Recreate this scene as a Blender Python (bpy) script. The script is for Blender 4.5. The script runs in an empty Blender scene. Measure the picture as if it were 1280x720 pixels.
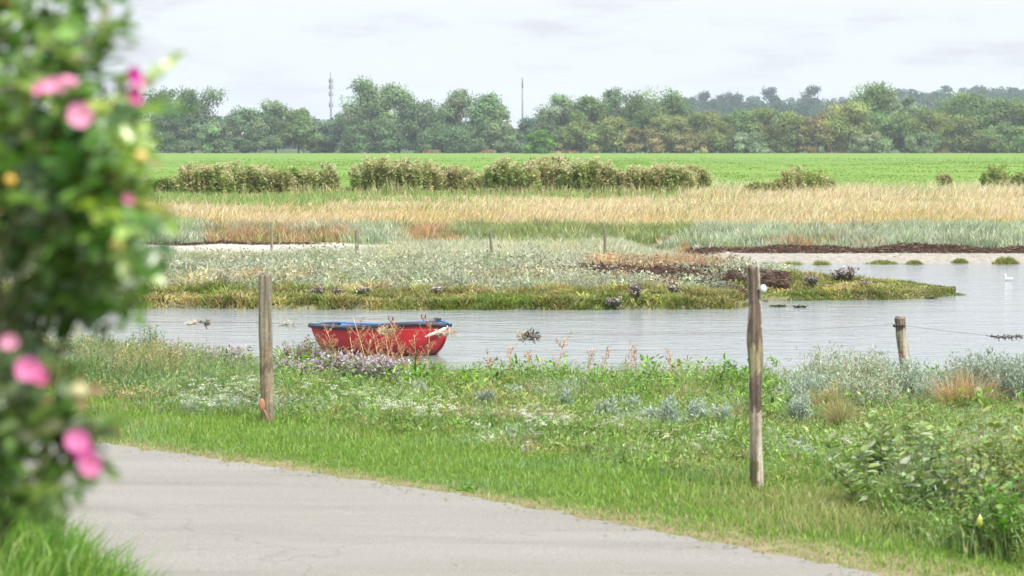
import bpy, math, random
import numpy as np
from mathutils import Vector, Matrix

random.seed(11)
RNG = np.random.default_rng(11)
scene = bpy.context.scene
COL = scene.collection
PI = math.pi

# ------------------------------------------------------------------ camera
F = 3022.0                      # focal length in photo pixels (photo 1280 wide)
HOR = 179.0                     # horizon row in the photo
CAMZ = 2.2
TILT = math.atan((360.0 - HOR) / F)
cam_data = bpy.data.cameras.new('camera')
cam_data.sensor_width = 36.0
cam_data.lens = F * 36.0 / 1280.0
cam_data.clip_start = 0.1
cam_data.clip_end = 20000.0
cam_data.dof.use_dof = True
cam_data.dof.focus_distance = 37.0
cam_data.dof.aperture_fstop = 5.4
cam_data.dof.aperture_blades = 0
cam = bpy.data.objects.new('camera', cam_data)
cam.location = (0, 0, CAMZ)
cam.rotation_euler = (PI / 2 - TILT, 0, 0)
COL.objects.link(cam)
scene.camera = cam

# ------------------------------------------------------------------ world: thin bright overcast
SUN_EL, SUN_AZ = math.radians(52), math.radians(140)      # azimuth clockwise from +Y: behind the camera, to the right
world = bpy.data.worlds.new("World")
scene.world = world
world.use_nodes = True
wn, wl = world.node_tree.nodes, world.node_tree.links
wn.clear()
def N(tree, typ, **kw):
    n = tree.new(typ)
    for k, v in kw.items():
        if k.startswith('i_'):
            n.inputs[k[2:].replace('_', ' ')].default_value = v
        else:
            setattr(n, k, v)
    return n
w_out = N(wn, 'ShaderNodeOutputWorld')
w_bg = N(wn, 'ShaderNodeBackground'); w_bg.inputs['Strength'].default_value = 0.1
w_sky = N(wn, 'ShaderNodeTexSky')
w_sky.sky_type = 'NISHITA'; w_sky.sun_disc = False
w_sky.sun_elevation = SUN_EL; w_sky.sun_rotation = SUN_AZ
w_tc = N(wn, 'ShaderNodeTexCoord')
w_sep = N(wn, 'ShaderNodeSeparateXYZ'); wl.new(w_tc.outputs['Generated'], w_sep.inputs[0])
def wmath(op, a, b=None, clamp=False):
    m = N(wn, 'ShaderNodeMath'); m.operation = op; m.use_clamp = clamp
    for i, v in enumerate((a, b)):
        if v is None: continue
        if isinstance(v, (int, float)): m.inputs[i].default_value = v
        else: wl.new(v, m.inputs[i])
    return m.outputs[0]
zz = wmath('MAXIMUM', w_sep.outputs['Z'], 0.0)
cx = wmath('MULTIPLY', w_sep.outputs['X'], 16.0)
cy = wmath('MULTIPLY', w_sep.outputs['Y'], 16.0)
cz = wmath('MULTIPLY', w_sep.outputs['Z'], 75.0)
w_comb = N(wn, 'ShaderNodeCombineXYZ'); wl.new(cx, w_comb.inputs[0]); wl.new(cy, w_comb.inputs[1]); wl.new(cz, w_comb.inputs[2])
w_noise = N(wn, 'ShaderNodeTexNoise')
w_noise.inputs['Scale'].default_value = 1.0; w_noise.inputs['Detail'].default_value = 6.0
w_noise.inputs['Roughness'].default_value = 0.55
wl.new(w_comb.outputs[0], w_noise.inputs['Vector'])
w_ramp = N(wn, 'ShaderNodeValToRGB')
e = w_ramp.color_ramp.elements
e[0].position = 0.36; e[0].color = (0.925, 0.955, 0.99, 1)
e[1].position = 0.68; e[1].color = (0.735, 0.725, 0.785, 1)
e2 = w_ramp.color_ramp.elements.new(0.53); e2.color = (0.905, 0.94, 0.985, 1)
wl.new(w_noise.outputs['Fac'], w_ramp.inputs[0])
lift = wmath('MULTIPLY_ADD', zz, 1.2); lift.node.inputs[2].default_value = 1.0      # an overcast sky is about twice as bright overhead
base = wmath('MULTIPLY', lift, 6.25)
w_vm = N(wn, 'ShaderNodeVectorMath'); w_vm.operation = 'SCALE'
wl.new(w_ramp.outputs[0], w_vm.inputs[0]); wl.new(base, w_vm.inputs['Scale'])
w_mix = N(wn, 'ShaderNodeMixRGB'); w_mix.inputs[0].default_value = 0.92
wl.new(w_sky.outputs[0], w_mix.inputs[1]); wl.new(w_vm.outputs[0], w_mix.inputs[2])
wl.new(w_mix.outputs[0], w_bg.inputs['Color']); wl.new(w_bg.outputs[0], w_out.inputs['Surface'])

sun_d = bpy.data.lights.new('sun', 'SUN')
sun_d.energy = 4.2; sun_d.angle = math.radians(8); sun_d.color = (1.0, 0.95, 0.86)
sun = bpy.data.objects.new('sun', sun_d)
sdir = Vector((math.sin(SUN_AZ) * math.cos(SUN_EL), math.cos(SUN_AZ) * math.cos(SUN_EL), math.sin(SUN_EL)))
sun.rotation_euler = sdir.to_track_quat('Z', 'Y').to_euler()
COL.objects.link(sun)

vs = scene.view_settings
vs.view_transform = 'Standard'; vs.look = 'None'; vs.gamma = 1.0; vs.use_curve_mapping = False
vs.exposure = 0.62
scene.render.engine = 'CYCLES'
cy_ = scene.cycles
cy_.use_denoising = True
cy_.max_bounces = 6; cy_.diffuse_bounces = 3; cy_.glossy_bounces = 3; cy_.transmission_bounces = 4
cy_.volume_bounces = 0; cy_.transparent_max_bounces = 6
cy_.caustics_reflective = False; cy_.caustics_refractive = False

# ------------------------------------------------------------------ helpers
CT, ST = math.cos(TILT), math.sin(TILT)
def ray(px, py):
    a, b = (px - 640.0) / F, (360.0 - py) / F
    return (a, CT + b * ST, -ST + b * CT)
def at_z(px, py, z):            # the point of a photo pixel at a given height
    r = ray(px, py); k = (z - CAMZ) / r[2]
    return Vector((r[0] * k, r[1] * k, z))
def at_y(px, py, y):            # the point of a photo pixel at a given distance
    r = ray(px, py); k = y / r[1]
    return Vector((r[0] * k, y, CAMZ + r[2] * k))
def px_of(x, y): return 640.0 + F * x / np.maximum(y, 0.5)
def d_of(py, z): return (CAMZ - z) * F / (py - HOR)
def sstep(a, b, v):
    t = np.clip((v - a) / (b - a), 0, 1); return t * t * (3 - 2 * t)
def unit(v): return v / np.maximum(np.linalg.norm(v, axis=-1, keepdims=True), 1e-9)
def uni(a, b, n): return RNG.uniform(a, b, n)
_ph = RNG.uniform(0, 6.28, (4, 8)); _fr = RNG.uniform(0.6, 1.6, (4, 8)); _an = RNG.uniform(0, 6.28, (4, 8))
def wob(x, y, scale, k=0):      # smooth noise in -1..1 made of summed sines
    x = np.asarray(x, float) / scale; y = np.asarray(y, float) / scale
    s = 0
    for j in range(8):
        s = s + np.sin(_fr[k, j] * 2.2 * (x * np.cos(_an[k, j]) + y * np.sin(_an[k, j])) + _ph[k, j])
    return s / 4.5

class MB:
    """collects triangles with a colour per vertex; build() links them as one mesh object"""
    def __init__(s): s.v, s.t, s.c, s.n = [], [], [], 0
    def add(s, v, t, c):
        v = np.asarray(v, np.float32).reshape(-1, 3); t = np.asarray(t, np.int32).reshape(-1, 3)
        c = np.asarray(c, np.float32)
        if c.ndim == 1: c = np.repeat(c[None, :3], len(v), 0)
        s.v.append(v); s.t.append(t + s.n); s.c.append(c[:, :3]); s.n += len(v)
    def build(s, name, mat, parent=None, smooth=False, origin=None):
        v = np.concatenate(s.v); t = np.concatenate(s.t); c = np.concatenate(s.c)
        if origin is not None: v = v - np.asarray(origin, np.float32)
        me = bpy.data.meshes.new(name)
        me.vertices.add(len(v)); me.vertices.foreach_set('co', v.ravel())
        me.loops.add(t.size); me.loops.foreach_set('vertex_index', t.ravel())
        me.polygons.add(len(t))
        me.polygons.foreach_set('loop_start', np.arange(0, t.size, 3, dtype=np.int32))
        me.polygons.foreach_set('loop_total', np.full(len(t), 3, np.int32))
        if smooth: me.polygons.foreach_set('use_smooth', np.ones(len(t), bool))
        a = me.attributes.new('Col', 'FLOAT_COLOR', 'POINT')
        a.data.foreach_set('color', np.concatenate([np.clip(c, 0, 1), np.ones((len(c), 1), np.float32)], 1).ravel())
        me.update(calc_edges=True)
        me.materials.append(mat)
        o = bpy.data.objects.new(name, me); COL.objects.link(o)
        if origin is not None and parent is None: o.location = origin
        if parent is not None: o.parent = parent
        return o

def tag(o, label=None, cat=None, group=None, kind=None):
    if label: o['label'] = label
    if cat: o['category'] = cat
    if group: o['group'] = group
    if kind: o['kind'] = kind
    return o
def thing(name, loc, label, cat, group=None):
    o = bpy.data.objects.new(name, None); o.location = loc; o.empty_display_size = 0.2
    COL.objects.link(o); return tag(o, label, cat, group)
def copy_tree(o, parent=None):
    c = o.copy(); COL.objects.link(c)
    if parent is not None: c.parent = parent
    for ch in list(o.children): copy_tree(ch, c)
    return c

# --- primitives written into an MB
def blades(m, P, h, w, lean, az, col, tip=None, face=None):
    n = len(P); P = np.asarray(P, float)
    h = np.broadcast_to(h, n); w = np.broadcast_to(w, n); lean = np.broadcast_to(lean, n); az = np.broadcast_to(az, n)
    fa = uni(0, 6.28, n) if face is None else face
    side = np.stack([np.cos(fa), np.sin(fa), np.zeros(n)], 1) * (w / 2)[:, None]
    out = np.stack([np.cos(az), np.sin(az), np.zeros(n)], 1)
    up = np.array([0, 0, 1.0])
    mid = P + up * (h * 0.55)[:, None] + out * (h * lean * 0.32)[:, None]
    tp = P + up * (h * (1 - 0.35 * lean ** 2))[:, None] + out * (h * lean)[:, None]
    V = np.stack([P - side, P + side, mid - side * .8, mid + side * .8, tp], 1)
    i = np.arange(n)[:, None] * 5
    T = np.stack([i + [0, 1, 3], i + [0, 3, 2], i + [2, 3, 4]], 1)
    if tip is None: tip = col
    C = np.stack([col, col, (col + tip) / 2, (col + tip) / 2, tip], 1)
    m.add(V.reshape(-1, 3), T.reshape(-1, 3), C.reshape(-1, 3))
def leaves(m, P, A, Nn, L, W, col, fold=0.12):
    n = len(P); L = np.broadcast_to(L, n)[:, None]; W = np.broadcast_to(W, n)[:, None]
    A = unit(A); S = unit(np.cross(A, Nn)); Nn = np.cross(S, A)
    V = np.stack([P, P + A * L * .3 + S * W * .45 + Nn * W * fold, P + A * L * .68 + S * W * .38 + Nn * W * fold, P + A * L - Nn * W * fold,
                  P + A * L * .68 - S * W * .38 + Nn * W * fold, P + A * L * .3 - S * W * .45 + Nn * W * fold], 1)
    i = np.arange(n)[:, None] * 6
    T = np.stack([i + [0, 1, 2], i + [0, 2, 3], i + [0, 3, 4], i + [0, 4, 5]], 1)
    m.add(V.reshape(-1, 3), T.reshape(-1, 3), np.repeat(col, 6, 0))
def quads(m, P, A, Nn, L, W, col):      # four-cornered leaf for far foliage
    n = len(P); L = np.broadcast_to(L, n)[:, None]; W = np.broadcast_to(W, n)[:, None]
    A = unit(A); S = unit(np.cross(A, Nn))
    V = np.stack([P - A * L * .5, P + S * W * .5, P + A * L * .5, P - S * W * .5], 1)
    i = np.arange(n)[:, None] * 4
    T = np.stack([i + [0, 1, 2], i + [0, 2, 3]], 1)
    m.add(V.reshape(-1, 3), T.reshape(-1, 3), np.repeat(col, 4, 0))
def rdir(n): return unit(RNG.normal(size=(n, 3)))
def vary(c, n, s=0.18, hue=0.08):
    c = np.asarray(c, float)
    return np.clip(c * np.exp(RNG.normal(0, s, (n, 1))) * np.exp(RNG.normal(0, hue, (n, 3))), 0.003, 0.9)
def pick(cols, wts, n, s=0.16, hue=0.06):
    k = RNG.choice(len(cols), n, p=np.asarray(wts, float) / sum(wts))
    return np.clip(np.asarray(cols, float)[k] * np.exp(RNG.normal(0, s, (n, 1))) * np.exp(RNG.normal(0, hue, (n, 3))), 0.003, 0.9)
def tube(m, pts, rad, col, ns=6, caps=True):
    pts = np.asarray([tuple(p) for p in pts], float); n = len(pts)
    rad = np.broadcast_to(rad, n)
    tan = unit(np.gradient(pts, axis=0))
    ref = np.array([0.0, 0, 1]) if abs(tan[0][2]) < 0.9 else np.array([1.0, 0, 0])
    a = unit(np.cross(tan, ref)); b = np.cross(tan, a)
    th = np.linspace(0, 2 * PI, ns, endpoint=False)
    V = pts[:, None] + rad[:, None, None] * (np.cos(th)[None, :, None] * a[:, None] + np.sin(th)[None, :, None] * b[:, None])
    V = V.reshape(-1, 3); T = []
    for i in range(n - 1):
        for j in range(ns):
            p, q = i * ns + j, i * ns + (j + 1) % ns
            T += [(p, q, q + ns), (p, q + ns, p + ns)]
    if caps:
        for j in range(1, ns - 1):
            T += [(0, j + 1, j), ((n - 1) * ns, (n - 1) * ns + j, (n - 1) * ns + j + 1)]
    m.add(V, T, np.asarray(col, float))
def box(m, c, s, col):
    c = np.asarray(c, float); s = np.asarray(s, float) / 2
    V = np.array([[x, y, z] for x in (-1, 1) for y in (-1, 1) for z in (-1, 1)]) * s + c
    T = [(0, 1, 3), (0, 3, 2), (4, 6, 7), (4, 7, 5), (0, 4, 5), (0, 5, 1), (2, 3, 7), (2, 7, 6), (0, 2, 6), (0, 6, 4), (1, 5, 7), (1, 7, 3)]
    m.add(V, T, np.asarray(col, float))
def ball(m, c, r, col, nu=8, nv=6):
    u = np.linspace(0, 2 * PI, nu, endpoint=False); v = np.linspace(0, PI, nv + 1)
    V = np.array([[math.sin(b) * math.cos(a), math.sin(b) * math.sin(a), math.cos(b)] for b in v for a in u]) * np.asarray(r) + np.asarray(c)
    T = []
    for i in range(nv):
        for j in range(nu):
            p, q = i * nu + j, i * nu + (j + 1) % nu
            T += [(p, p + nu, q + nu), (p, q + nu, q)]
    m.add(V, T, np.asarray(col, float))

# --- materials
def mat_new(name):
    m = bpy.data.materials.new(name); m.use_nodes = True
    return m, m.node_tree.nodes, m.node_tree.links, m.node_tree.nodes['Principled BSDF']
def leaf_mat(name, trans=0.3, gloss=0.02, rough=0.5):
    m, n, l, p = mat_new(name); n.remove(p); out = n['Material Output']
    at = N(n, 'ShaderNodeAttribute'); at.attribute_name = 'Col'
    d = N(n, 'ShaderNodeBsdfDiffuse'); t = N(n, 'ShaderNodeBsdfTranslucent'); g = N(n, 'ShaderNodeBsdfGlossy')
    g.inputs['Roughness'].default_value = rough; g.inputs['Color'].default_value = (1, 1, 1, 1)
    l.new(at.outputs['Color'], d.inputs['Color'])
    hs = N(n, 'ShaderNodeHueSaturation'); hs.inputs['Saturation'].default_value = 1.15; hs.inputs['Value'].default_value = 1.25
    l.new(at.outputs['Color'], hs.inputs['Color']); l.new(hs.outputs[0], t.inputs['Color'])
    m1 = N(n, 'ShaderNodeMixShader'); m1.inputs[0].default_value = trans
    l.new(d.outputs[0], m1.inputs[1]); l.new(t.outputs[0], m1.inputs[2])
    m2 = N(n, 'ShaderNodeMixShader'); m2.inputs[0].default_value = gloss
    l.new(m1.outputs[0], m2.inputs[1]); l.new(g.outputs[0], m2.inputs[2])
    l.new(m2.outputs[0], out.inputs['Surface'])
    return m
def attr_mat(name, rough=0.8, noise=None, bump=0.0, nscale=20.0, stretch=(1, 1, 1), spec=0.3, amount=0.35):
    m, n, l, p = mat_new(name)
    at = N(n, 'ShaderNodeAttribute'); at.attribute_name = 'Col'
    p.inputs['Roughness'].default_value = rough; p.inputs['Specular IOR Level'].default_value = spec
    tc = N(n, 'ShaderNodeTexCoord'); mp = N(n, 'ShaderNodeMapping'); mp.inputs['Scale'].default_value = stretch
    nz = N(n, 'ShaderNodeTexNoise'); nz.inputs['Scale'].default_value = nscale; nz.inputs['Detail'].default_value = 6; nz.inputs['Roughness'].default_value = .65
    l.new(tc.outputs['Object'], mp.inputs[0]); l.new(mp.outputs[0], nz.inputs['Vector'])
    rp = N(n, 'ShaderNodeMapRange'); rp.inputs['From Min'].default_value = .25; rp.inputs['From Max'].default_value = .75
    rp.inputs['To Min'].default_value = 1 - amount; rp.inputs['To Max'].default_value = 1 + amount
    l.new(nz.outputs['Fac'], rp.inputs[0])
    vm = N(n, 'ShaderNodeVectorMath'); vm.operation = 'SCALE'
    l.new(at.outputs['Color'], vm.inputs[0]); l.new(rp.outputs[0], vm.inputs['Scale'])
    l.new(vm.outputs[0], p.inputs['Base Color'])
    if bump:
        b = N(n, 'ShaderNodeBump'); b.inputs['Strength'].default_value = bump; b.inputs['Distance'].default_value = 0.02
        l.new(nz.outputs['Fac'], b.inputs['Height']); l.new(b.outputs[0], p.inputs['Normal'])
    return m
M_GRASS = leaf_mat('grass_blades', 0.45)
M_LEAF = leaf_mat('leaf', 0.3, 0.05, 0.4)
M_ROSELEAF = leaf_mat('rose_leaf', 0.38, 0.05, 0.35)
M_PETAL = leaf_mat('petal', 0.4, 0.02)
M_FAR = leaf_mat('tree_foliage', 0.35, 0.0)
M_DRY = leaf_mat('dry_plant', 0.4, 0.01)
M_STEM = attr_mat('plant_stem', 0.75)
M_BARK = attr_mat('bark', 0.9, nscale=3.0)
M_GROUND = attr_mat('soil', 0.95, nscale=6.0, bump=0.4, spec=0.1)
M_WRACK = attr_mat('dried_seaweed', 0.8, nscale=12, spec=0.2)
M_METAL = attr_mat('galvanised_metal', 0.5, nscale=10, amount=.15)

# ------------------------------------------------------------------ terrain
WATER = -0.9
def pl(px, pts): 
    xs, ys = zip(*pts); return np.interp(px, xs, ys)
def dW(py): return d_of(np.asarray(py, float), WATER)
PEN_FRONT = [(-900, 388), (60, 386), (200, 385), (350, 386), (500, 387), (700, 387), (860, 386.5), (925, 385), (938, 376.5), (1000, 375), (1100, 374.5), (1160, 372), (1195, 369)]
PEN_BACK = [(-900, 300), (700, 300), (760, 312), (800, 322), (840, 331), (880, 338), (920, 344), (950, 349), (1000, 353), (1060, 357), (1120, 361.5), (1195, 367.5)]
FAR_SHORE = [(-900, 312), (780, 313), (830, 318), (880, 325), (920, 328), (1000, 328), (1140, 329), (1280, 328.5), (2300, 327)]
def shore_near(x): return 30.5 + np.maximum(0, -x - 6) * 1.1 + 0.35 * wob(x, x * 0, 2.0, 1)
def road_s(x, y): return (x + 0.4) * 0.72 + (y - 15.1) * 0.69
def pen_edges(px, x, y):
    f = dW(pl(px, PEN_FRONT)) + 0.22 * wob(x, y * 0, 0.9, 2); b = dW(pl(px, PEN_BACK))
    return f, b
def worm_edge(px): return pl(px, [(-900, 67), (300, 66.6), (560, 66.4), (760, 66.2), (900, 66.0), (1280, 65.9), (2300, 65.8)])
def height(x, y):
    x = np.asarray(x, float); y = np.asarray(y, float)
    px = px_of(x, y)
    z = np.zeros_like(x)
    mound = 0.9 * sstep(-0.80, -1.75, x) * (1 - sstep(7.6, 10.8, y))
    mound *= np.where(y > 2, 1, sstep(-14, 2, y))
    sh = shore_near(x)
    y0 = np.minimum(np.maximum(15.1 + (2.5 - .72 * (x + .4)) / .69, 15.0), sh - 4)
    bank = -0.95 * np.clip((y - y0) / (sh - y0), 0, 1) - 0.75 * sstep(0, 3.0, y - sh)
    bank += 0.05 * wob(x, y, 1.1, 0) * sstep(0.5, 2.5, y - y0) * (y < sh + 1)
    f, b = pen_edges(px, x, y)
    din = np.minimum(y - f, b - y)
    pen = -1.65 + (0.75 + 0.12) * sstep(-0.5, 0.12, din) + 0.22 * sstep(0.0, 4.0, din) 
    pen = np.where((px < 1195) & (b > f), pen, -1.65)
    pen = pen + 0.04 * wob(x, y, 0.8, 3) * (din > .3)
    sh2 = dW(pl(px, FAR_SHORE)) + 0.25 * wob(x, y * 0, 0.8, 0)
    far = -1.65 + 0.75 * sstep(-4, 0, y - sh2) + 0.16 * sstep(0, 1.6, y - sh2) + 0.12 * sstep(0, 4, y - worm_edge(px) + 1) + 0.22 * sstep(72, 105, y)
    far = far + 0.05 * wob(x, y, 3.0, 1) * (y > 70) * (y < 400)
    hill = (20.0 + 8 * sstep(1040, 1180, px)) * sstep(1000, 1900, y) * sstep(560, 900, px) + 4 * sstep(900, 1700, y) * (1 - sstep(300, 700, px))
    z = np.where(y < sh + 6, bank + mound, np.maximum(pen, far)) + hill
    z = np.where((y >= sh + 3) & (y < sh + 6), np.maximum(z, -1.65), z)
    return z
def h1(x, y): return float(height(np.array([x]), np.array([y]))[0])

def zone_colour(x, y):
    px = px_of(x, y); n = len(x)
    c = np.empty((n, 3)); c[:] = (0.075, 0.12, 0.03)
    s = road_s(x, y)
    c[(y > 16) & (s > 2.0)] = (0.085, 0.10, 0.04)
    c[(s < 0.25) & (s > -3.9)] = (0.20, 0.17, 0.10)
    sh = shore_near(x)
    c[y > sh] = (0.13, 0.12, 0.10)
    f, b = pen_edges(px, x, y)
    inp = (y > f - .1) & (y < b) & (px < 1195) & (y < np.interp(px, [0, 330, 430, 500, 560, 700, 780], [57, 58, 58.6, 60.5, 64, 80, 80])); c[inp] = (0.16, 0.16, 0.09)
    sh2 = dW(pl(px, FAR_SHORE))
    sand = ((y > sh2 - 2) | ((px < 600) & (y > 55))) & ~inp; c[sand] = (0.27, 0.252, 0.222); c[sand & (px < 600)] = (0.37, 0.35, 0.32)
    we = worm_edge(px)
    c[(y > we - 0.4)] = (0.16, 0.17, 0.09)
    c[y > 77] = (0.34, 0.26, 0.12)
    c[y > 118] = (0.12, 0.18, 0.04)
    c[y > 610] = (0.06, 0.09, 0.04)
    return c

ts = np.concatenate([np.linspace(-2.2, -0.30, 24)[:-1], np.linspace(-0.30, 0.30, 190), np.linspace(0.30, 2.2, 24)[1:]])
ys = np.concatenate([np.arange(-20, 10, 0.6), np.arange(10, 36, 0.2), np.arange(36, 92, 0.35), np.arange(92, 140, 2.0), np.geomspace(140, 4200, 70)])
TT, YY = np.meshgrid(ts, ys); XX = TT * (YY + 25.0)
gv = np.stack([XX.ravel(), YY.ravel(), height(XX.ravel(), YY.ravel())], 1)
nr, nc = TT.shape
ii = (np.arange(nr - 1)[:, None] * nc + np.arange(nc - 1)[None, :]).ravel()
gt = np.concatenate([np.stack([ii, ii + 1, ii + nc + 1], 1), np.stack([ii, ii + nc + 1, ii + nc], 1)])
m = MB(); m.add(gv, gt, zone_colour(gv[:, 0], gv[:, 1]))
tag(m.build('ground', M_GROUND, smooth=True), kind='structure')

# --- water
def water_material():
    m, n, l, p = mat_new('brackish_water')
    p.inputs['Base Color'].default_value = (0.215, 0.235, 0.25, 1); p.inputs['Roughness'].default_value = 0.12; p.inputs['IOR'].default_value = 1.33
    p.inputs['Specular IOR Level'].default_value = 0.5
    tc = N(n, 'ShaderNodeTexCoord')
    hs = None
    for sc, st, w in ((1.0, (1.6, 3.2, 1), 1.0), (1.0, (5.5, 11.0, 1), 0.45), (1.0, (0.25, 0.9, 1), 1.2)):
        mp = N(n, 'ShaderNodeMapping'); mp.inputs['Scale'].default_value = st; mp.inputs['Rotation'].default_value = (0, 0, 0.12 * w)
        nz = N(n, 'ShaderNodeTexNoise'); nz.inputs['Scale'].default_value = sc; nz.inputs['Detail'].default_value = 3; nz.inputs['Distortion'].default_value = .4
        l.new(tc.outputs['Object'], mp.inputs[0]); l.new(mp.outputs[0], nz.inputs['Vector'])
        mu = N(n, 'ShaderNodeMath'); mu.operation = 'MULTIPLY'; mu.inputs[1].default_value = w; l.new(nz.outputs['Fac'], mu.inputs[0])
        if hs is None: hs = mu.outputs[0]
        else:
            ad = N(n, 'ShaderNodeMath'); ad.operation = 'ADD'; l.new(hs, ad.inputs[0]); l.new(mu.outputs[0], ad.inputs[1]); hs = ad.outputs[0]
    b = N(n, 'ShaderNodeBump'); b.inputs['Strength'].default_value = 0.42; b.inputs['Distance'].default_value = 0.06
    l.new(hs, b.inputs['Height']); l.new(b.outputs[0], p.inputs['Normal'])
    return m
m = MB()
wx = np.linspace(-70, 70, 40); wy = np.linspace(26, 80, 20)
GX, GY = np.meshgrid(wx, wy); ii = (np.arange(19)[:, None] * 40 + np.arange(39)[None, :]).ravel()
m.add(np.stack([GX.ravel(), GY.ravel(), np.full(GX.size, WATER)], 1), np.concatenate([np.stack([ii, ii + 1, ii + 41], 1), np.stack([ii, ii + 41, ii + 40], 1)]), (.16, .18, .19))
tag(m.build('water', water_material()), kind='structure')

# --- road
def road_material():
    m, n, l, p = mat_new('worn_asphalt')
    p.inputs['Roughness'].default_value = 0.9; p.inputs['Specular IOR Level'].default_value = 0.2
    tc = N(n, 'ShaderNodeTexCoord')
    a = N(n, 'ShaderNodeTexNoise'); a.inputs['Scale'].default_value = 140; a.inputs['Detail'].default_value = 4
    mp = N(n, 'ShaderNodeMapping'); mp.inputs['Rotation'].default_value = (0, 0, math.radians(46)); mp.inputs['Scale'].default_value = (0.3, 1.6, 1)
    b = N(n, 'ShaderNodeTexNoise'); b.inputs['Scale'].default_value = 1.1; b.inputs['Detail'].default_value = 5
    l.new(tc.outputs['Object'], a.inputs['Vector']); l.new(tc.outputs['Object'], mp.inputs[0]); l.new(mp.outputs[0], b.inputs['Vector'])
    r = N(n, 'ShaderNodeValToRGB'); e = r.color_ramp.elements
    e[0].position = .3; e[0].color = (0.205, 0.193, 0.175, 1); e[1].position = .72; e[1].color = (0.245, 0.237, 0.22, 1)
    l.new(b.outputs['Fac'], r.inputs[0])
    mr = N(n, 'ShaderNodeMapRange'); mr.inputs['From Min'].default_value = .3; mr.inputs['From Max'].default_value = .7
    mr.inputs['To Min'].default_value = .62; mr.inputs['To Max'].default_value = 1.35
    l.new(a.outputs['Fac'], mr.inputs[0])
    vm = N(n, 'ShaderNodeVectorMath'); vm.operation = 'SCALE'; l.new(r.outputs[0], vm.inputs[0]); l.new(mr.outputs[0], vm.inputs['Scale'])
    # hairline cracks and darker damp stains with their own shape
    vo = N(n, 'ShaderNodeTexVoronoi'); vo.feature = 'DISTANCE_TO_EDGE'; vo.inputs['Scale'].default_value = .55
    wn_ = N(n, 'ShaderNodeTexNoise'); wn_.inputs['Scale'].default_value = 2.5; wn_.inputs['Detail'].default_value = 4
    mx = N(n, 'ShaderNodeMixRGB'); mx.inputs[0].default_value = .35; l.new(tc.outputs['Object'], wn_.inputs['Vector']); l.new(tc.outputs['Object'], mx.inputs[1]); l.new(wn_.outputs['Color'], mx.inputs[2]); l.new(mx.outputs[0], vo.inputs['Vector'])
    cr = N(n, 'ShaderNodeMapRange'); cr.inputs['From Min'].default_value = .0; cr.inputs['From Max'].default_value = .008; cr.inputs['To Min'].default_value = .86; cr.inputs['To Max'].default_value = 1.0
    l.new(vo.outputs['Distance'], cr.inputs[0])
    sn = N(n, 'ShaderNodeTexNoise'); sn.inputs['Scale'].default_value = .9; sn.inputs['Detail'].default_value = 8; sn.inputs['Roughness'].default_value = .7; l.new(mp.outputs[0], sn.inputs['Vector'])
    sr = N(n, 'ShaderNodeMapRange'); sr.inputs['From Min'].default_value = .52; sr.inputs['From Max'].default_value = .66; sr.inputs['To Min'].default_value = 1.0; sr.inputs['To Max'].default_value = .84; l.new(sn.outputs['Fac'], sr.inputs[0])
    mm = N(n, 'ShaderNodeMath'); mm.operation = 'MULTIPLY'; l.new(cr.outputs[0], mm.inputs[0]); l.new(sr.outputs[0], mm.inputs[1])
    v2 = N(n, 'ShaderNodeVectorMath'); v2.operation = 'SCALE'; l.new(vm.outputs[0], v2.inputs[0]); l.new(mm.outputs[0], v2.inputs['Scale'])
    l.new(v2.outputs[0], p.inputs['Base Color'])
    bp = N(n, 'ShaderNodeBump'); bp.inputs['Strength'].default_value = .5; bp.inputs['Distance'].default_value = .006
    l.new(a.outputs['Fac'], bp.inputs['Height']); l.new(bp.outputs[0], p.inputs['Normal'])
    return m
rc = np.array([(-30, 45), (-20, 34.5), (-12, 26.3), (-7, 21.4), (-3.03, 17.6), (-0.4, 15.1), (1.78, 12.3), (4.3, 8.6), (9.0, 2.5), (14, -6), (20, -18)], float)
tt = np.linspace(0, len(rc) - 1, 500)
ex = np.interp(tt, np.arange(len(rc)), rc[:, 0]); ey = np.interp(tt, np.arange(len(rc)), rc[:, 1])
k = np.ones(31) / 31
exs = np.convolve(np.pad(ex, 15, 'edge'), k, 'valid'); eys = np.convolve(np.pad(ey, 15, 'edge'), k, 'valid')
tg = unit(np.stack([np.gradient(exs), np.gradient(eys)], 1)); nrm = np.stack([tg[:, 1], -tg[:, 0]], 1)     # towards the camera
nrm *= np.sign(-(nrm @ np.array([0.7, 0.7])))[:, None]
EDGE = np.stack([exs, eys], 1)
jit = 0.035 * wob(exs * 3, eys * 3, .5, 1) + 0.02 * RNG.normal(size=len(exs))
rows = []
for k_, off in enumerate((0.0, 0.4, 1.5, 3.2, 3.6)):
    q = EDGE + nrm * (off + (jit if k_ == 0 else -jit[::-1] if k_ == 4 else 0))[:, None] if k_ in (0, 4) else EDGE + nrm * off
    rows.append(np.concatenate([q, np.full((len(q), 1), 0.012 + 0.02 * math.sin(PI * off / 3.6))], 1))
RV = np.concatenate(rows); L_ = len(exs); T = []
for r_ in range(4):
    i = r_ * L_ + np.arange(L_ - 1)
    T += [np.stack([i, i + L_, i + L_ + 1], 1), np.stack([i, i + L_ + 1, i + 1], 1)]
m = MB(); m.add(RV, np.concatenate(T), (.23, .22, .2)); tag(m.build('road', road_material(), smooth=True), kind='structure')
def edge_dist(x, y):           # signed distance beyond the far road edge (positive towards the water)
    d = np.full(len(x), 1e9); sg = np.zeros(len(x))
    for j in range(0, len(EDGE), 4):
        dx, dy = x - EDGE[j, 0], y - EDGE[j, 1]; dd = dx * dx + dy * dy
        near = dd < d; d = np.where(near, dd, d); sg = np.where(near, -(dx * nrm[j, 0] + dy * nrm[j, 1]), sg)
    return np.sign(sg) * np.sqrt(d)

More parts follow.
